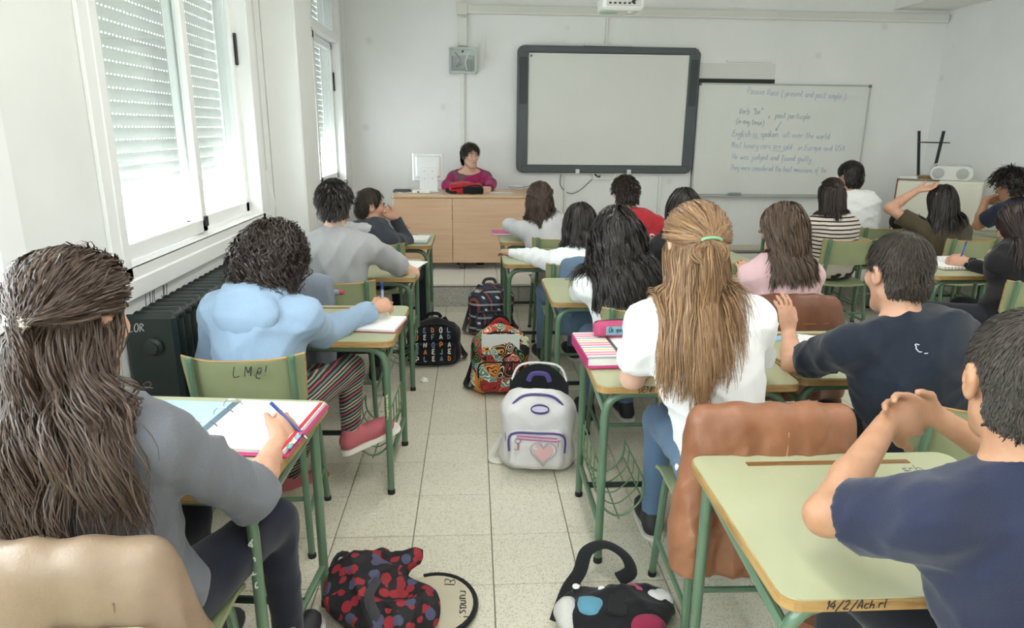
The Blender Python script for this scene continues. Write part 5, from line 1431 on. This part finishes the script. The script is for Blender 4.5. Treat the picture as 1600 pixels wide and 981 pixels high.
jacket('beige leather jacket hung over the chair of the person in grey', 'L1', MBEI, off=.02, w=(.185, .235, .27), zb=.30, thick=.034, seams=[hs_, [(x, .643) for x in np.linspace(-.2, .19, 9)], [(.045, z) for z in np.linspace(.64, .40, 6)], [(-.07, z) for z in np.linspace(.64, .40, 6)], [(.15+.02*i/5, z) for i, z in enumerate(np.linspace(.74, .40, 6))]],
       seam_mat=M('#7d6653', .6), sleeves=[(((.17, -.23, .72), (.235, -.25, .55), (.25, -.24, .36)), (.05, .055, .05))], fold=.0065, seed=5, h=.0075, top=.79, ff=26., az=.45)
jacket('tan leather jacket hung over the chair of the blond person', 'R1', MTAN, off=.02, w=(.185, .195, .20), zb=.36, thick=.032, seams=[[(x, .67) for x in np.linspace(-.16, .17, 8)], [(.02, z) for z in np.linspace(.765, .67, 4)]],
       seam_mat=M('#b98862', .6), sleeves=[(((-.17, -.23, .70), (-.195, -.26, .45), (-.20, -.27, .22), (-.20, -.26, .05)), (.05, .062, .058, .052)), (((.16, -.235, .70), (.19, -.26, .45), (.17, -.27, .16)), (.045, .055, .05))], fold=.008, seed=9, h=.007, top=.785, ff=34., az=.35)
jacket('dark brown leather jacket hung over the chair of the person in pink', 'N2', MDBL, off=.02, w=(.17, .20, .235), zb=.36, thick=.038, sleeves=[(((.15, -.23, .70), (.21, -.25, .5), (.22, -.25, .3)), (.045, .055, .05)), (((-.15, -.23, .70), (-.18, -.25, .5), (-.17, -.25, .3)), (.04, .05, .045))], fold=.009, seed=12, h=.010, seams=[[(x, .70) for x in np.linspace(-.14, .14, 6)]], seam_mat=M('#8a5a3c', .6))
jacket('grey blue jacket hung over one side of the chair behind the grey t-shirt', 'L3', cloth('grey_blue_twill', '#7d8492', .08), w=(.19, .20, .21), x0=-1.05, x1=-.15, zb=.36, thick=.026, fold=.007, seed=14, h=.010)
jacket('denim jacket hung over the chair of the person in the thin white shirt', 'R3', cloth('denim_jacket', '#5b7186', .12), w=(.19, .20, .21), x0=-.45, x1=1.0, zb=.38, thick=.032, fold=.009, seed=16, h=.010, sleeves=[(((-.02, -.25, .72), (-.05, -.29, .62), (-.07, -.28, .5)), (.04, .045, .04))])

# ------------------------------------------------------------------ bags
def pattern(name, fn, rough=.75):
    t = NT(name); v = t.tex(); c = fn(t, v); t.l(c, t.b.inputs['Base Color']); t.b.inputs['Roughness'].default_value = rough
    t.bump(t.noise(220, 2, v), .2, .003); return t.m
def _sep(t, v):
    s = t.n('ShaderNodeSeparateXYZ'); t.l(v, s.inputs[0]); return s.outputs
def _plaid(t, v):
    x, y, z = _sep(t, v); u = t.math('ADD', x, y)
    def stripe(c, f, w, o=0.): return t.math('LESS_THAN', t.math('FRACT', t.math('ADD', t.math('MULTIPLY', c, f), o)), w)
    c = t.mix(t.math('MULTIPLY', stripe(u, 11., .5), .6), lin('#1f2430'), lin('#3b4a66')); c = t.mix(t.math('MULTIPLY', stripe(z, 11., .5), .5), c, lin('#2c3448'))
    c = t.mix(t.math('MULTIPLY', stripe(u, 11., .16, .3), .7), c, lin('#a8553f')); c = t.mix(t.math('MULTIPLY', stripe(z, 11., .16, .3), .55), c, lin('#d9dbe0'))
    both = t.math('MULTIPLY', stripe(u, 11., .2, .75), stripe(z, 11., .2, .75)); return t.mix(both, c, lin('#e6e6e6'))
def _floral(t, v):
    n = t.n('ShaderNodeTexNoise'); n.inputs['Scale'].default_value = 7; t.l(v, n.inputs['Vector'])
    va = t.mix(.16, v, n.outputs['Color'])
    vo = t.n('ShaderNodeTexVoronoi'); vo.inputs['Scale'].default_value = 17; t.l(va, vo.inputs['Vector'])
    s = t.n('ShaderNodeSeparateColor'); t.l(vo.outputs['Color'], s.inputs[0])
    c = t.ramp(s.outputs[0], [(0, lin('#1b1a1a')), (.2, lin('#b3322c')), (.33, lin('#3f6b4a')), (.45, lin('#d98a3a')), (.57, lin('#1b1a1a')), (.68, lin('#e8dcc0')), (.76, lin('#a23a55')), (.85, lin('#5b8a86')), (.93, lin('#c9452f'))], 'CONSTANT')
    r1 = t.math('FRACT', t.math('MULTIPLY', vo.outputs['Distance'], 5.)); m_ = t.math('LESS_THAN', r1, .3)
    c2 = t.ramp(s.outputs[1], [(0, lin('#e3a04a')), (.3, lin('#f0e6d0')), (.5, lin('#1b1a1a')), (.7, lin('#7a9a5a')), (.85, lin('#d0574a'))], 'CONSTANT'); return t.mix(m_, c, c2)
def _dots(t, v):
    vo = t.n('ShaderNodeTexVoronoi'); vo.inputs['Scale'].default_value = 33; vo.inputs['Randomness'].default_value = .75; t.l(v, vo.inputs['Vector'])
    s = t.n('ShaderNodeSeparateColor'); t.l(vo.outputs['Color'], s.inputs[0])
    c = t.ramp(s.outputs[0], [(0, lin('#8c1f2c')), (.26, lin('#17161a')), (.56, lin('#474a66')), (.70, lin('#17161a')), (.80, lin('#94242f')), (.92, lin('#201d22'))], 'CONSTANT')
    return t.mix(t.math('GREATER_THAN', vo.outputs['Distance'], .62), c, lin('#141317'))
MPLAID = pattern('plaid_canvas', _plaid); MFLOR = pattern('floral_canvas', _floral); MDOTS = pattern('red_black_dots', _dots)
MBLKC = cloth('black_canvas', '#191a1d', .1); MWHC = cloth('white_canvas', '#d5d3d3', .05)
def backpack(label, u, v, w, d, h, mat, rz=0., lean=0., mpocket=None, mtrim=None, open_top=False, straps=True, hh=.009, base_z=0., seed=3, pos=None):
    q = at(u, v, z=base_z) if pos is None else V3(*pos); b = V3(q[0], q[1]+d/2, base_z); T = thing('backpack', label, 'backpack', b, rz)
    mtrim = mtrim or MBLKC; z0 = V3(0, 0, 0)
    la = lambda x, y, z: V3(x, y+lean*z, z)
    P = [rbx(la(0, 0, h*.40), (w/2, d/2*.95, h*.40), .06, None, .05), ell(la(0, 0, h*.62), (w*.47, d*.46, h*.36), None, .06), cap(la(-w*.3, 0, .07), la(w*.3, 0, .07), .075, None, .04)]
    subs = [ell(la(0, .02, h*1.02), (w*.36, d*.30, h*.22), None, .02)] if open_top else []
    sdf_obj('main_body', P, hh, mat, T, z0, fold=folds(seed, .006, 15), band=.04, subs=subs, cuts=[(V3(0, 0, .004), V3(0, 0, -1), .5)])
    sdf_obj('front_pocket', [rbx(la(0, -d*.46, h*.30), (w*.40, .045, h*.235), .04, None, .02)], hh, mpocket or mat, T, z0, fold=folds(seed+1, .004, 18))
    arc = [la(-w*.44, -d*.30, h*.30), la(-w*.43, -d*.36, h*.66), la(-w*.25, -d*.36, h*.86), la(0, -d*.36, h*.90), la(w*.25, -d*.36, h*.86), la(w*.43, -d*.36, h*.66), la(w*.44, -d*.30, h*.30)]
    MB().tube(spline(arc, 5), .006, 6).build('zip', mtrim, T, smooth=True)
    MB().tube(spline([la(-w*.39, -d*.46-.036, h*.30), la(-w*.36, -d*.46-.043, h*.50), la(0, -d*.46-.047, h*.525), la(w*.36, -d*.46-.043, h*.50), la(w*.39, -d*.46-.036, h*.30)], 5), .005, 6).build('pocket_zip', mtrim, T, smooth=True)
    MB().tube(spline([la(-.05, d*.3, h*.93), la(-.03, d*.28, h*1.02), la(.03, d*.28, h*1.02), la(.05, d*.3, h*.93)], 4), 1, 6, flat=(.012, .004), up=(0, 1, 0)).build('grab_handle', mtrim, T, smooth=True)
    if straps:
        for s in (-1, 1):
            MB().tube(spline([la(s*w*.2, d*.45, h*.9), la(s*w*.35, d*.65, h*.6), la(s*w*.55, d*.5, h*.15), la(s*w*.62, d*.1, .025), la(s*w*.50, -d*.05, .02), la(s*w*.46, d*.2, .05)], 5), 1, 6, flat=(.018, .004), up=(0, 1, 0)).build('strap', mtrim, T, smooth=True)
    return T, la
backpack('dark plaid backpack leaning at the platform step', 768, 527, .33, .20, .40, MPLAID, .15, .05, mtrim=cloth('grey_trim', '#4a4a50'))
T, la = backpack('colourful floral backpack standing on the aisle floor', 782, 619, .33, .20, .42, MFLOR, 0, .05)
MB().box(la(0, -.10, .325), (.22, .004, .10), .001).build('book_corner', MPAPG, T)
MB().tube(spline([la(-.05, 0, .40), la(0, -.02, .44), la(.05, 0, .40)], 5), 1, 6, flat=(.014, .005), up=(0, 1, 0)).build('red_handle', M('#b5262c', .6), T, smooth=True)
MPUR = M('#4b3f7d', .6)
T, la = backpack('white backpack with a pink heart standing open beside the desk', 842, 741, .32, .20, .41, MWHC, -.12, .06, mtrim=MPUR, open_top=True, straps=False, hh=.008, seed=8)
fy = -.20*.46-.049
out = [(.045*math.sin(a)**3*1.0, .038*(13*math.cos(a)-5*math.cos(2*a)-2*math.cos(3*a)-math.cos(4*a))/13) for a in np.linspace(0, 2*math.pi, 25)[:-1]]
MB().prism(out, 0, .003, lambda q: la(.03+q[0], fy-q[2]+.002, .125+q[1])).build('heart', M('#d3a9ac', .5), T)
MB().tube([la(.03+x*1.3, fy-.001, .125+y*1.3) for x, y in out], .003, 5, closed=True).build('heart_outline', M('#a9a3a6', .5), T, smooth=True)
for z in (.185, .20): MB().tube([la(-.09, fy-.002, z+.002), la(.09, fy-.004, z-.004)], .0035, 5).build('pink_stripe', M('#b8629a', .5), T, smooth=True)
MB().tube([la(-.085+.012*math.cos(a), fy-.005, .18+.012*math.sin(a)) for a in np.linspace(0, 6.28, 13)[:-1]], .002, 5, closed=True).build('zip_ring', M('#8f8a9c', .3, .6), T, smooth=True)
MB().prism([(.042*math.cos(a), .024*math.sin(a)) for a in np.linspace(0, 6.28, 19)[:-1]], 0, .004, lambda q: la(q[0]+.01, -.108-q[2], .315+q[1])).build('oval_badge', MPUR, T)
MB().prism([(.036*math.cos(a), .014*math.sin(a)) for a in np.linspace(0, 6.28, 19)[:-1]], 0, .006, lambda q: la(q[0]+.01, -.108-q[2], .317+q[1])).build('badge_field', M('#c9c5da', .5), T)
g = MB(); write(g, 'Jl', .03, lambda x, y: la(-.10+x, fy-.001, .135+y), .0018, seed=2); write(g, 'T', .03, lambda x, y: la(.085+x, fy-.001, .155+y), .0018, seed=3); g.build('embroidered_letters', M('#b5566a', .6), T)
MB().sheet(lambda a, b: la(-.14+.28*a, .09+.02*math.sin(math.pi*a)+.03*b, .31+.13*b*math.sin(math.pi*min(max(a, .05), .95))**.5), 12, 6, .006).build('open_flap', MBLKC, T, smooth=True)
MB().tube(spline([la(-.138, .115, .33), la(-.10, .135, .425), la(0, .142, .443), la(.10, .135, .425), la(.138, .115, .33)], 5), .006, 6).build('flap_piping', MWHC, T, smooth=True)
MB().tube(spline([la(-.15, .06, .12), la(-.20, .03, .06), la(-.215, .0, .02), la(-.18, -.01, .012), la(-.14, .0, .02)], 5), 1, 6, flat=(.016, .003), up=(0, 1, 0)).build('strap', M('#c9c6bd', .7), T, smooth=True)
def ltr_bag():
    T, la = backpack('black backpack printed with pale block letters on the aisle floor', 678, 573, .34, .20, .31, MBLKC, .1, .03)
    rnd = random.Random(4); cols = ['#d9d9d4', '#6f8fae', '#d98a4a', '#d9d9d4', '#7fa3b8']
    rows = ['AEDOL', 'UEFAD', 'ENOPA', 'DAEJE', 'PLEAD']
    for i, row in enumerate(rows):
        g = [MB() for _ in cols]
        for j, chh in enumerate(row):
            x = -.125+j*.052; z = .24-i*.046; k = (i*2+j) % len(cols)
            write(g[k], chh, .030, lambda a, b, x=x, z=z: la(x+a, -.145 if z < .17 else -.118, z+b), .0042, slant=0, seed=i*7+j, n=2)
        for k, q in enumerate(g):
            if q.v: q.build('printed_letter', M(cols[k], .7), T)
ltr_bag()
# soft bag lying open at the left of the aisle
q = at(610, 960, z=0); b = V3(q[0], q[1], 0)
T = thing('shoulder_bag', 'red black and violet dotted bag lying open on the floor', 'bag', b)
sdf_obj('main_body', [ell((-.08, .02, .07), (.14, .12, .085), None, .05), ell((.02, -.05, .06), (.15, .12, .075), None, .05), cap((-.15, .08, .10), (-.05, .13, .12), .05, .03, .04), cap((.0, .10, .09), (.07, .13, .13), .04, .02, .03)], .008, MDOTS, T, V3(0, 0, 0), fold=folds(21, .013, 16), band=.05, cuts=[(V3(0, 0, .003), V3(0, 0, -1), .5)], subs=[ell((.03, -.03, .15), (.09, .07, .06), None, .02)])
oc = [(.14+.135*math.cos(a), .02+.15*math.sin(a)) for a in np.linspace(-1.5, 1.9, 20)]+[(.04, .13), (.02, -.05), (.08, -.12)]
MB().prism([(x, y) for x, y in oc], .012, .022).build('open_flap', M('#bdb59f', .7, var=.08), T)
MB().tube([V3(x, y, .018) for x, y in oc[:20]], .010, 6).build('flap_edge', MBLKC, T, smooth=True)
g = MB(); write(g, 'runas!', .035, lambda x, y: V3(.225+y, .075-x, .0235), .0016, seed=4); write(g, 'El', .035, lambda x, y: V3(.17+y, .14-x, .0235), .0014, seed=6); g.build('pen_marks', MINK, T)
MB().tube(spline([(-.10, .12, .10), (-.18, .16, .12), (-.21, .12, .07), (-.17, .06, .03), (-.13, .05, .05)], 5), 1, 6, flat=(.016, .003), up=(0, 0, 1)).build('strap', MBLKC, T, smooth=True)
MB().tube(spline([(-.03, -.02, .15), (-.05, -.09, .13), (.0, -.15, .08), (.05, -.17, .05)], 5), 1, 6, flat=(.016, .003), up=(0, 0, 1)).build('strap', cloth('grey_strap', '#3c3b40'), T, smooth=True)
# black, blue and pink bag under the blond person's desk
q = at(950, 975, z=0); b = V3(q[0], q[1], 0)
T = thing('shoulder_bag', 'black bag with blue, pink and grey panels on the floor', 'bag', b)
sdf_obj('main_body', [ell((.0, -.02, .05), (.17, .11, .065), None, .04), ell((.10, .02, .05), (.12, .09, .055), None, .04)], .008, MBLKC, T, V3(0, 0, 0), fold=folds(31, .010, 16), band=.05, cuts=[(V3(0, 0, .003), V3(0, 0, -1), .5)])
for nm, c_, cc, rr in (('blue_panel', '#5d93ab', (-.055, -.03, .078), (.062, .05, .042)), ('grey_panel', '#c9c7c4', (-.135, -.02, .052), (.04, .07, .05)), ('pink_panel', '#b8476c', (.085, .035, .085), (.045, .035, .028)), ('pale_panel', '#d6d4d2', (.155, .02, .065), (.06, .035, .035)), ('red_panel', '#8f2a48', (.06, -.08, .06), (.10, .045, .045))):
    sdf_obj(nm, [ell(cc, rr, None, .01)], .008, cloth(nm, c_, .08), T, V3(0, 0, 0), fold=folds(int(abs(cc[0])*100), .006, 25))
MB().box((.02, -.03, .112), (.055, .13, .01), .003, rotz(-.25)).build('broad_band', MBLKC, T)
MB().tube(spline([(-.17, -.04, .05), (-.12, .08, .07), (-.075, .13, .10), (-.04, .20, .13), (.03, .235, .13), (.09, .20, .11), (.10, .14, .09), (.05, .10, .09)], 5), 1, 6, flat=(.024, .004), up=(0, 0, 1)).build('strap', MBLKC, T, smooth=True)
for x, y in ((-.10, .045), (-.02, .03)): MB().lathe([(.012, 0), (.011, .004), (.004, .006)], 10, (x, y, .108)).build('button', M('#e6e4e2', .4), T, smooth=True)

# black bag on the striped person's desk
b = V3(3.72, 5.62, DZ+.001)
T = thing('shoulder_bag', 'black bag lying on the desk beside the striped top', 'bag', b)
sdf_obj('main_body', [ell((0, 0, .07), (.16, .09, .085), None, .04), ell((-.06, 0, .10), (.09, .08, .08), None, .04)], .010, MBLKC, T, V3(0, 0, 0), fold=folds(41, .008, 18), cuts=[(V3(0, 0, .001), V3(0, 0, -1), .4)])
MB().tube(spline([(-.07, -.06, .16), (-.02, -.10, .13), (.02, -.10, .16)], 5), .004, 5).build('gold_cord', M('#9c8350', .4), T, smooth=True)
# red bag on the teacher's desk
q = at(728, 299, z=ZP+.71); b = V3(q[0], 6.58, ZP+.711)
T = thing('pencil_bag', 'red and black zipped bag on the teacher desk', 'bag', b)
sdf_obj('main_body', [rbx((0, 0, .045), (.155, .09, .045), .03, None, .02), ell((-.02, .0, .06), (.12, .08, .05), None, .03)], .008, cloth('red_nylon', '#b4262d', .06), T, V3(0, 0, 0), fold=folds(51, .006, 18), cuts=[(V3(0, 0, .001), V3(0, 0, -1), .4)])
sdf_obj('black_end', [rbx((.07, -.06, .035), (.10, .05, .035), .025, None, .02), cap((-.17, -.04, .03), (-.10, -.07, .02), .025, None, .02)], .008, MBLKC, T, V3(0, 0, 0), fold=folds(52, .004, 20))
MB().tube(spline([(-.13, -.09, .05), (-.02, -.10, .065), (.08, -.105, .085), (.15, -.09, .075)], 5), .005, 6).build('zip', MBLKC, T, smooth=True)
g = MB(); write(g, 'SNT', .03, lambda x, y: V3(-.02+x, -.03+y*.6, .108), .0022, seed=5); g.build('printed_letters', M('#e3dcd8', .6), T)

# ------------------------------------------------------------------ things on the desks
def on_desk(u, v): return at(u, v, z=DZ+.001)
def ruled(name, base='#f2f2f2', ink='#8d93a8', f=130.):
    t = NT(name); v = t.tex(); x, y, z = _sep(t, v)
    l = t.math('LESS_THAN', t.math('FRACT', t.math('MULTIPLY', y, f)), .38); n = t.math('GREATER_THAN', t.noise(90, 3, v), .47)
    m_ = t.math('MULTIPLY', l, n); t.l(t.mix(t.math('MULTIPLY', m_, .55), lin(base), lin(ink)), t.b.inputs['Base Color']); t.b.inputs['Roughness'].default_value = .6; return t.m
MRUL = ruled('handwritten_page')
q = on_desk(418, 668); rzb = -.12
T = thing('ring_binder', 'open pink ring binder with a handwritten page on the desk', 'binder', (q[0]-.01, q[1]-.01, DZ+.001), rzb)
MPNK = M('#b8326e', .45)
MB().box((.0, 0, .004), (.27, .33, .006), .002).build('cover', MPNK, T)
MB().box((.0, 0, .013), (.25, .31, .012), .001).build('page_block', MPAPG, T)
MB().box((-.008, 0, .0195), (.235, .305, .0015)).build('page', MRUL, T)
MB().box((.115, .0, .014), (.012, .31, .014), .002).build('red_divider', M('#c9303a', .5), T)
for k in range(4): MB().box((.128, -.13+k*.028, .017), (.014, .022, .004), .001).build('index_tab', M(('#5fb0a5', '#d9d5c0', '#7fb4cf', '#c94f6a')[k], .5), T)
MB().box((-.285, .0, .004), (.27, .33, .006), .002).build('left_cover', M('#a9c4e6', .4, var=.1), T)
MB().box((-.143, 0, .010), (.03, .30, .01), .003).build('spine', M('#5c6f7d', .4), T)
for y in (-.10, -.035, .06, .12): MB().tube([(-.14+.03*math.cos(a), y, .012+.024*math.sin(a)) for a in np.linspace(0, math.pi, 9)], .002, 6).build('ring', M('#c9ccd0', .2, 1.), T, smooth=True)
def pen(label, a, b, col, r=.0045, name='pen', grp=None):
    a, b = np.asarray(a, float), np.asarray(b, float); d = unit(b-a); T = thing(name, label, 'pen', a, 0, grp)
    MB().tube([V3(0, 0, 0), d*.012], [.0012, r*.8], 8).build('tip', M('#b9bcc0', .3, .6), T, smooth=True)
    MB().tube([d*.012, b-a], r, 8).build('barrel', M(col, .3), T, smooth=.8)
    MB().tube([(b-a)-d*.028, (b-a)+d*.002], r*1.2, 8).build('cap', M('#2b3f8f', .3), T, smooth=.8)
q = P1.arms['R'].w
pen('blue pen in the hand of the person in grey', q+V3(.066, .032, -.012), q+V3(-.036, .078, .074), '#3a4f8f')
q = P2.arms['R'].w; pen('silver pen in the hand of the person in the pale blue hoodie', q+V3(.03, .085, -.04), q+V3(.035, .05, .10), '#9fb3c9', .006)
def notebook(label, u, v, w, d, th, rz, cover, page=None, z=DZ, name='notebook', spiral=False, pos=None, group=None):
    q = at(u, v, z=z+.001) if pos is None else V3(*pos); T = thing(name, label, 'notebook', (q[0], q[1], z+.001), rz, group)
    MB().box((0, 0, .002), (w, d, .003), .001).build('cover', cover, T)
    MB().box((0, 0, .003+th/2), (w-.008, d-.008, th), .001).build('page_block', MPAPG, T)
    MB().box((0, 0, .0035+th), (w-.010, d-.010, .001)).build('page', page or MPAP, T)
    if spiral:
        for k in range(14): MB().tube([(-w/2+w*(k+.5)/14, -d/2+.006*math.cos(a), .003+th/2+(.004+th/2)*math.sin(a)) for a in np.linspace(0, 6.28, 9)[:-1]], .001, 4, closed=True).build('spiral_ring', M('#55585c', .3, .7), T)
    return T
notebook('notebook with red edge under the writing hand of the person in blue', 592, 508, .20, .22, .010, -.15, M('#b0495c', .5))
notebook('stacked notebook lying under the elbow of the person in the dark hoodie', 652, 376, .18, .24, .02, -.05, M('#5a6478', .5))
papers('paper_sheet', 'loose white sheet on the desk by the grey sleeve', 643, 413, DZ, 1, (.15, .21), -.25, [MPAP])
papers('paper_sheet', 'white sheets under the white sleeve', 812, 397, DZ, 1, (.2, .22), -.2, [MRUL])
notebook('pink folder on the desk beside the platform', 783, 365, .16, .22, .012, .05, M('#c0457c', .5), M('#c95a8c', .5), name='folder')
notebook('spiral notebook being written on by the person in black', 1492, 417, .30, .21, .015, .0, M('#8f6a4a', .5), spiral=True)
notebook('open pale book on the desk behind the spiral notebook', 1480, 395, .26, .16, .016, .1, M('#c9c9c5', .5), MRUL, name='book', pos=(3.08, 4.25, 0))
q = P_ = on_desk(1455, 404); tag(MB().box((2.86, 4.22, DZ+.01), (.20, .05, .018), .004, rotz(-.5)).build('eraser_box', M('#5a5d62', .5)), 'dark flat case on the desk beside the spiral notebook', 'case')
pen('blue pen in the hand of the person in black', at3(1497, 413, 4.0), at3(1510, 378, 4.02), '#3350a5')
papers('paper_stack', 'white papers on the desk by the black bag', 1400, 369, DZ, 3, (.2, .16), .1, [MPAP, MPAPG], 'paper stack')
papers('paper_sheet', 'printed worksheet on the desk under the raised hand', 1278, 540, DZ, 1, (.21, .28), -.35, [ruled('worksheet', '#f0f1f2', '#70747c', 60.)])
tag(MB().box((*on_desk(1222, 528)[:2], DZ+.003), (.16, .04, .005), .001, rotz(.5)).build('ruler', M('#8fc1d9', .3)), 'pale blue ruler beside the printed worksheet', 'ruler')
tag(MB().tube([on_desk(1208, 560)+V3(0, 0, .005), on_desk(1235, 575)+V3(0, 0, .005)], .004, 6).build('pencil', M('#a06a3c', .5)), 'wooden pencil lying by the raised forearm', 'pencil')
# striped notebook pile and the pencil case
q = on_desk(922, 540)
def _candy(t, v):
    x, y, z = _sep(t, v); f = t.math('FRACT', t.math('MULTIPLY', y, 9.))
    return t.ramp(f, [(0, lin('#d98fa3')), (.18, lin('#eee6e0')), (.32, lin('#e0c25f')), (.44, lin('#eee6e0')), (.55, lin('#8fa9b8')), (.68, lin('#e6dcd8')), (.8, lin('#cf5f86')), (.92, lin('#eee6e0'))], 'CONSTANT')
T = thing('ring_binder', 'candy striped binder with loose pages on the desk of the blond person', 'binder', (.525, 2.39, DZ+.001), .04)
MB().box((0, 0, .006), (.26, .30, .008), .002).build('cover', MPNK, T); MB().box((-.01, 0, .026), (.25, .285, .032), .003).build('page_block', MPAPG, T)
MB().box((-.075, 0, .045), (.115, .295, .006), .002).build('striped_cover', pattern('candy_stripes', _candy, .5), T); MB().box((-.133, 0, .024), (.006, .295, .042), .002).build('spine', MPNK, T)
MB().box((.06, 0, .0435), (.14, .28, .003)).build('page', MPAP, T)
MB().tube([(-.012, -.14, .047), (-.012, .14, .047)], .006, 6).build('ring_bar', M('#6f7276', .3, .8), T, smooth=True)
T = thing('pencil_case', 'pink and blue pencil case with handwriting on the striped binder', 'pencil case', (.545, 2.49, DZ+.0475), .06)
sdf_obj('main_body', [rbx((.02, 0, .030), (.105, .035, .030), .022, None, .01)], .006, M('#b5476f', .7, var=.15, vs=20), T, V3(0, 0, 0))
MB().box((.03, -.0365, .031), (.15, .004, .034), .002).build('blue_panel', M('#6f9fb0', .7), T)
g = MB(); write(g, 'Os quiero!', .018, lambda x, y: V3(-.035+x*.85, -.0395, .028+y), .0012, seed=7); g.build('pen_marks', MINK, T)
MB().tube(spline([(-.08, 0, .055), (0, .01, .062), (.10, 0, .056)]), .004, 6).build('zip', M('#3c3340', .5), T, smooth=True)
# small things on the floor
q = at(584, 804, z=0); tag(MB().tube([(q[0]-.012, q[1], .004), (q[0]+.014, q[1]-.004, .004)], .004, 6).build('chalk', M('#d9dcda', .6)), 'bit of white chalk on the floor tiles', 'chalk')
q = at(661, 498+0, z=0); q = at(662, 597, z=0); tag(sdf_obj('paper_ball', [ell((q[0], q[1], .012), (.022, .02, .012)), ell((q[0]+.012, q[1], .014), (.014, .012, .012))], .005, MPAP, None, V3(0, 0, 0), fold=folds(61, .006, 60)), 'crumpled white paper ball beside a desk leg', 'paper')
# pink and dark case on the desk of the person in blue
q = on_desk(515, 462); T = thing('pencil_case', 'small pink pencil case behind the arm of the person in blue', 'pencil case', (q[0], q[1], DZ+.001), .2)
sdf_obj('main_body', [cap((-.03, 0, .02), (.05, 0, .02), .019, None, .01)], .007, M('#8f9bb0', .7), T, V3(0, 0, 0)); sdf_obj('pink_end', [cap((.05, 0, .02), (.062, 0, .02), .0195, None, .01)], .007, M('#c94f5f', .6), T, V3(0, 0, 0))
# hair clips and bands, parts of the people who wear them
b = P1.base; c = hl(P1, .0, -.128, -.002)-b
MB().box(c, (.05, .02, .03), .006, P1.HR.T).build('hair_clip', M('#b9b3a6', .25, .7), P1.T)
b = P11.base; MB().tube([hl(P11, .028*math.cos(a), -.135-.006*math.sin(a), .016+.008*math.sin(a))-b for a in np.linspace(0, math.pi, 8)], .004, 6).build('hair_band', M('#7fb38f', .5), P11.T, smooth=True)
g = MB(); write(g, 'TSG', .075, lambda x, y: back_pt(RED, .135-y, -.30+x*1.05)-RED.base, .006, slant=0, seed=3)
g.build('printed_letters', M('#e9e4e2', .6), RED.T)
g = MB(); write(g, 'C_', .02, lambda x, y: back_pt(P18, -.035+x, -.055+y)-P18.base, .0016, seed=4); g.build('printed_logo', M('#c9ced6', .6), P18.T)
# twisted knot below the hair band of the blond person
rk = np.random.RandomState(2); th = np.linspace(0, 6.6, 22); kn = []
for i in range(260):
    a0 = rk.uniform(0, 6.28); rr = .024+rk.normal()*.006; tt = rk.normal(size=2)*.006
    kn.append(np.array([hl(P11, rr*1.25*math.cos(a0+a)+tt[0], -.128-.010*math.sin(a*2+a0)+abs(tt[1])*.5, -.018+rr*math.sin(a0+a)) for a in th*.7]))
Vk, Fk, Ck = strands(np.array(kn), .0016, hl(P11, 0, 0, 0), 5)
raw_obj('hair_knot', Vk, Fk, HBLOND, P11.T, P11.base, True, Ck)
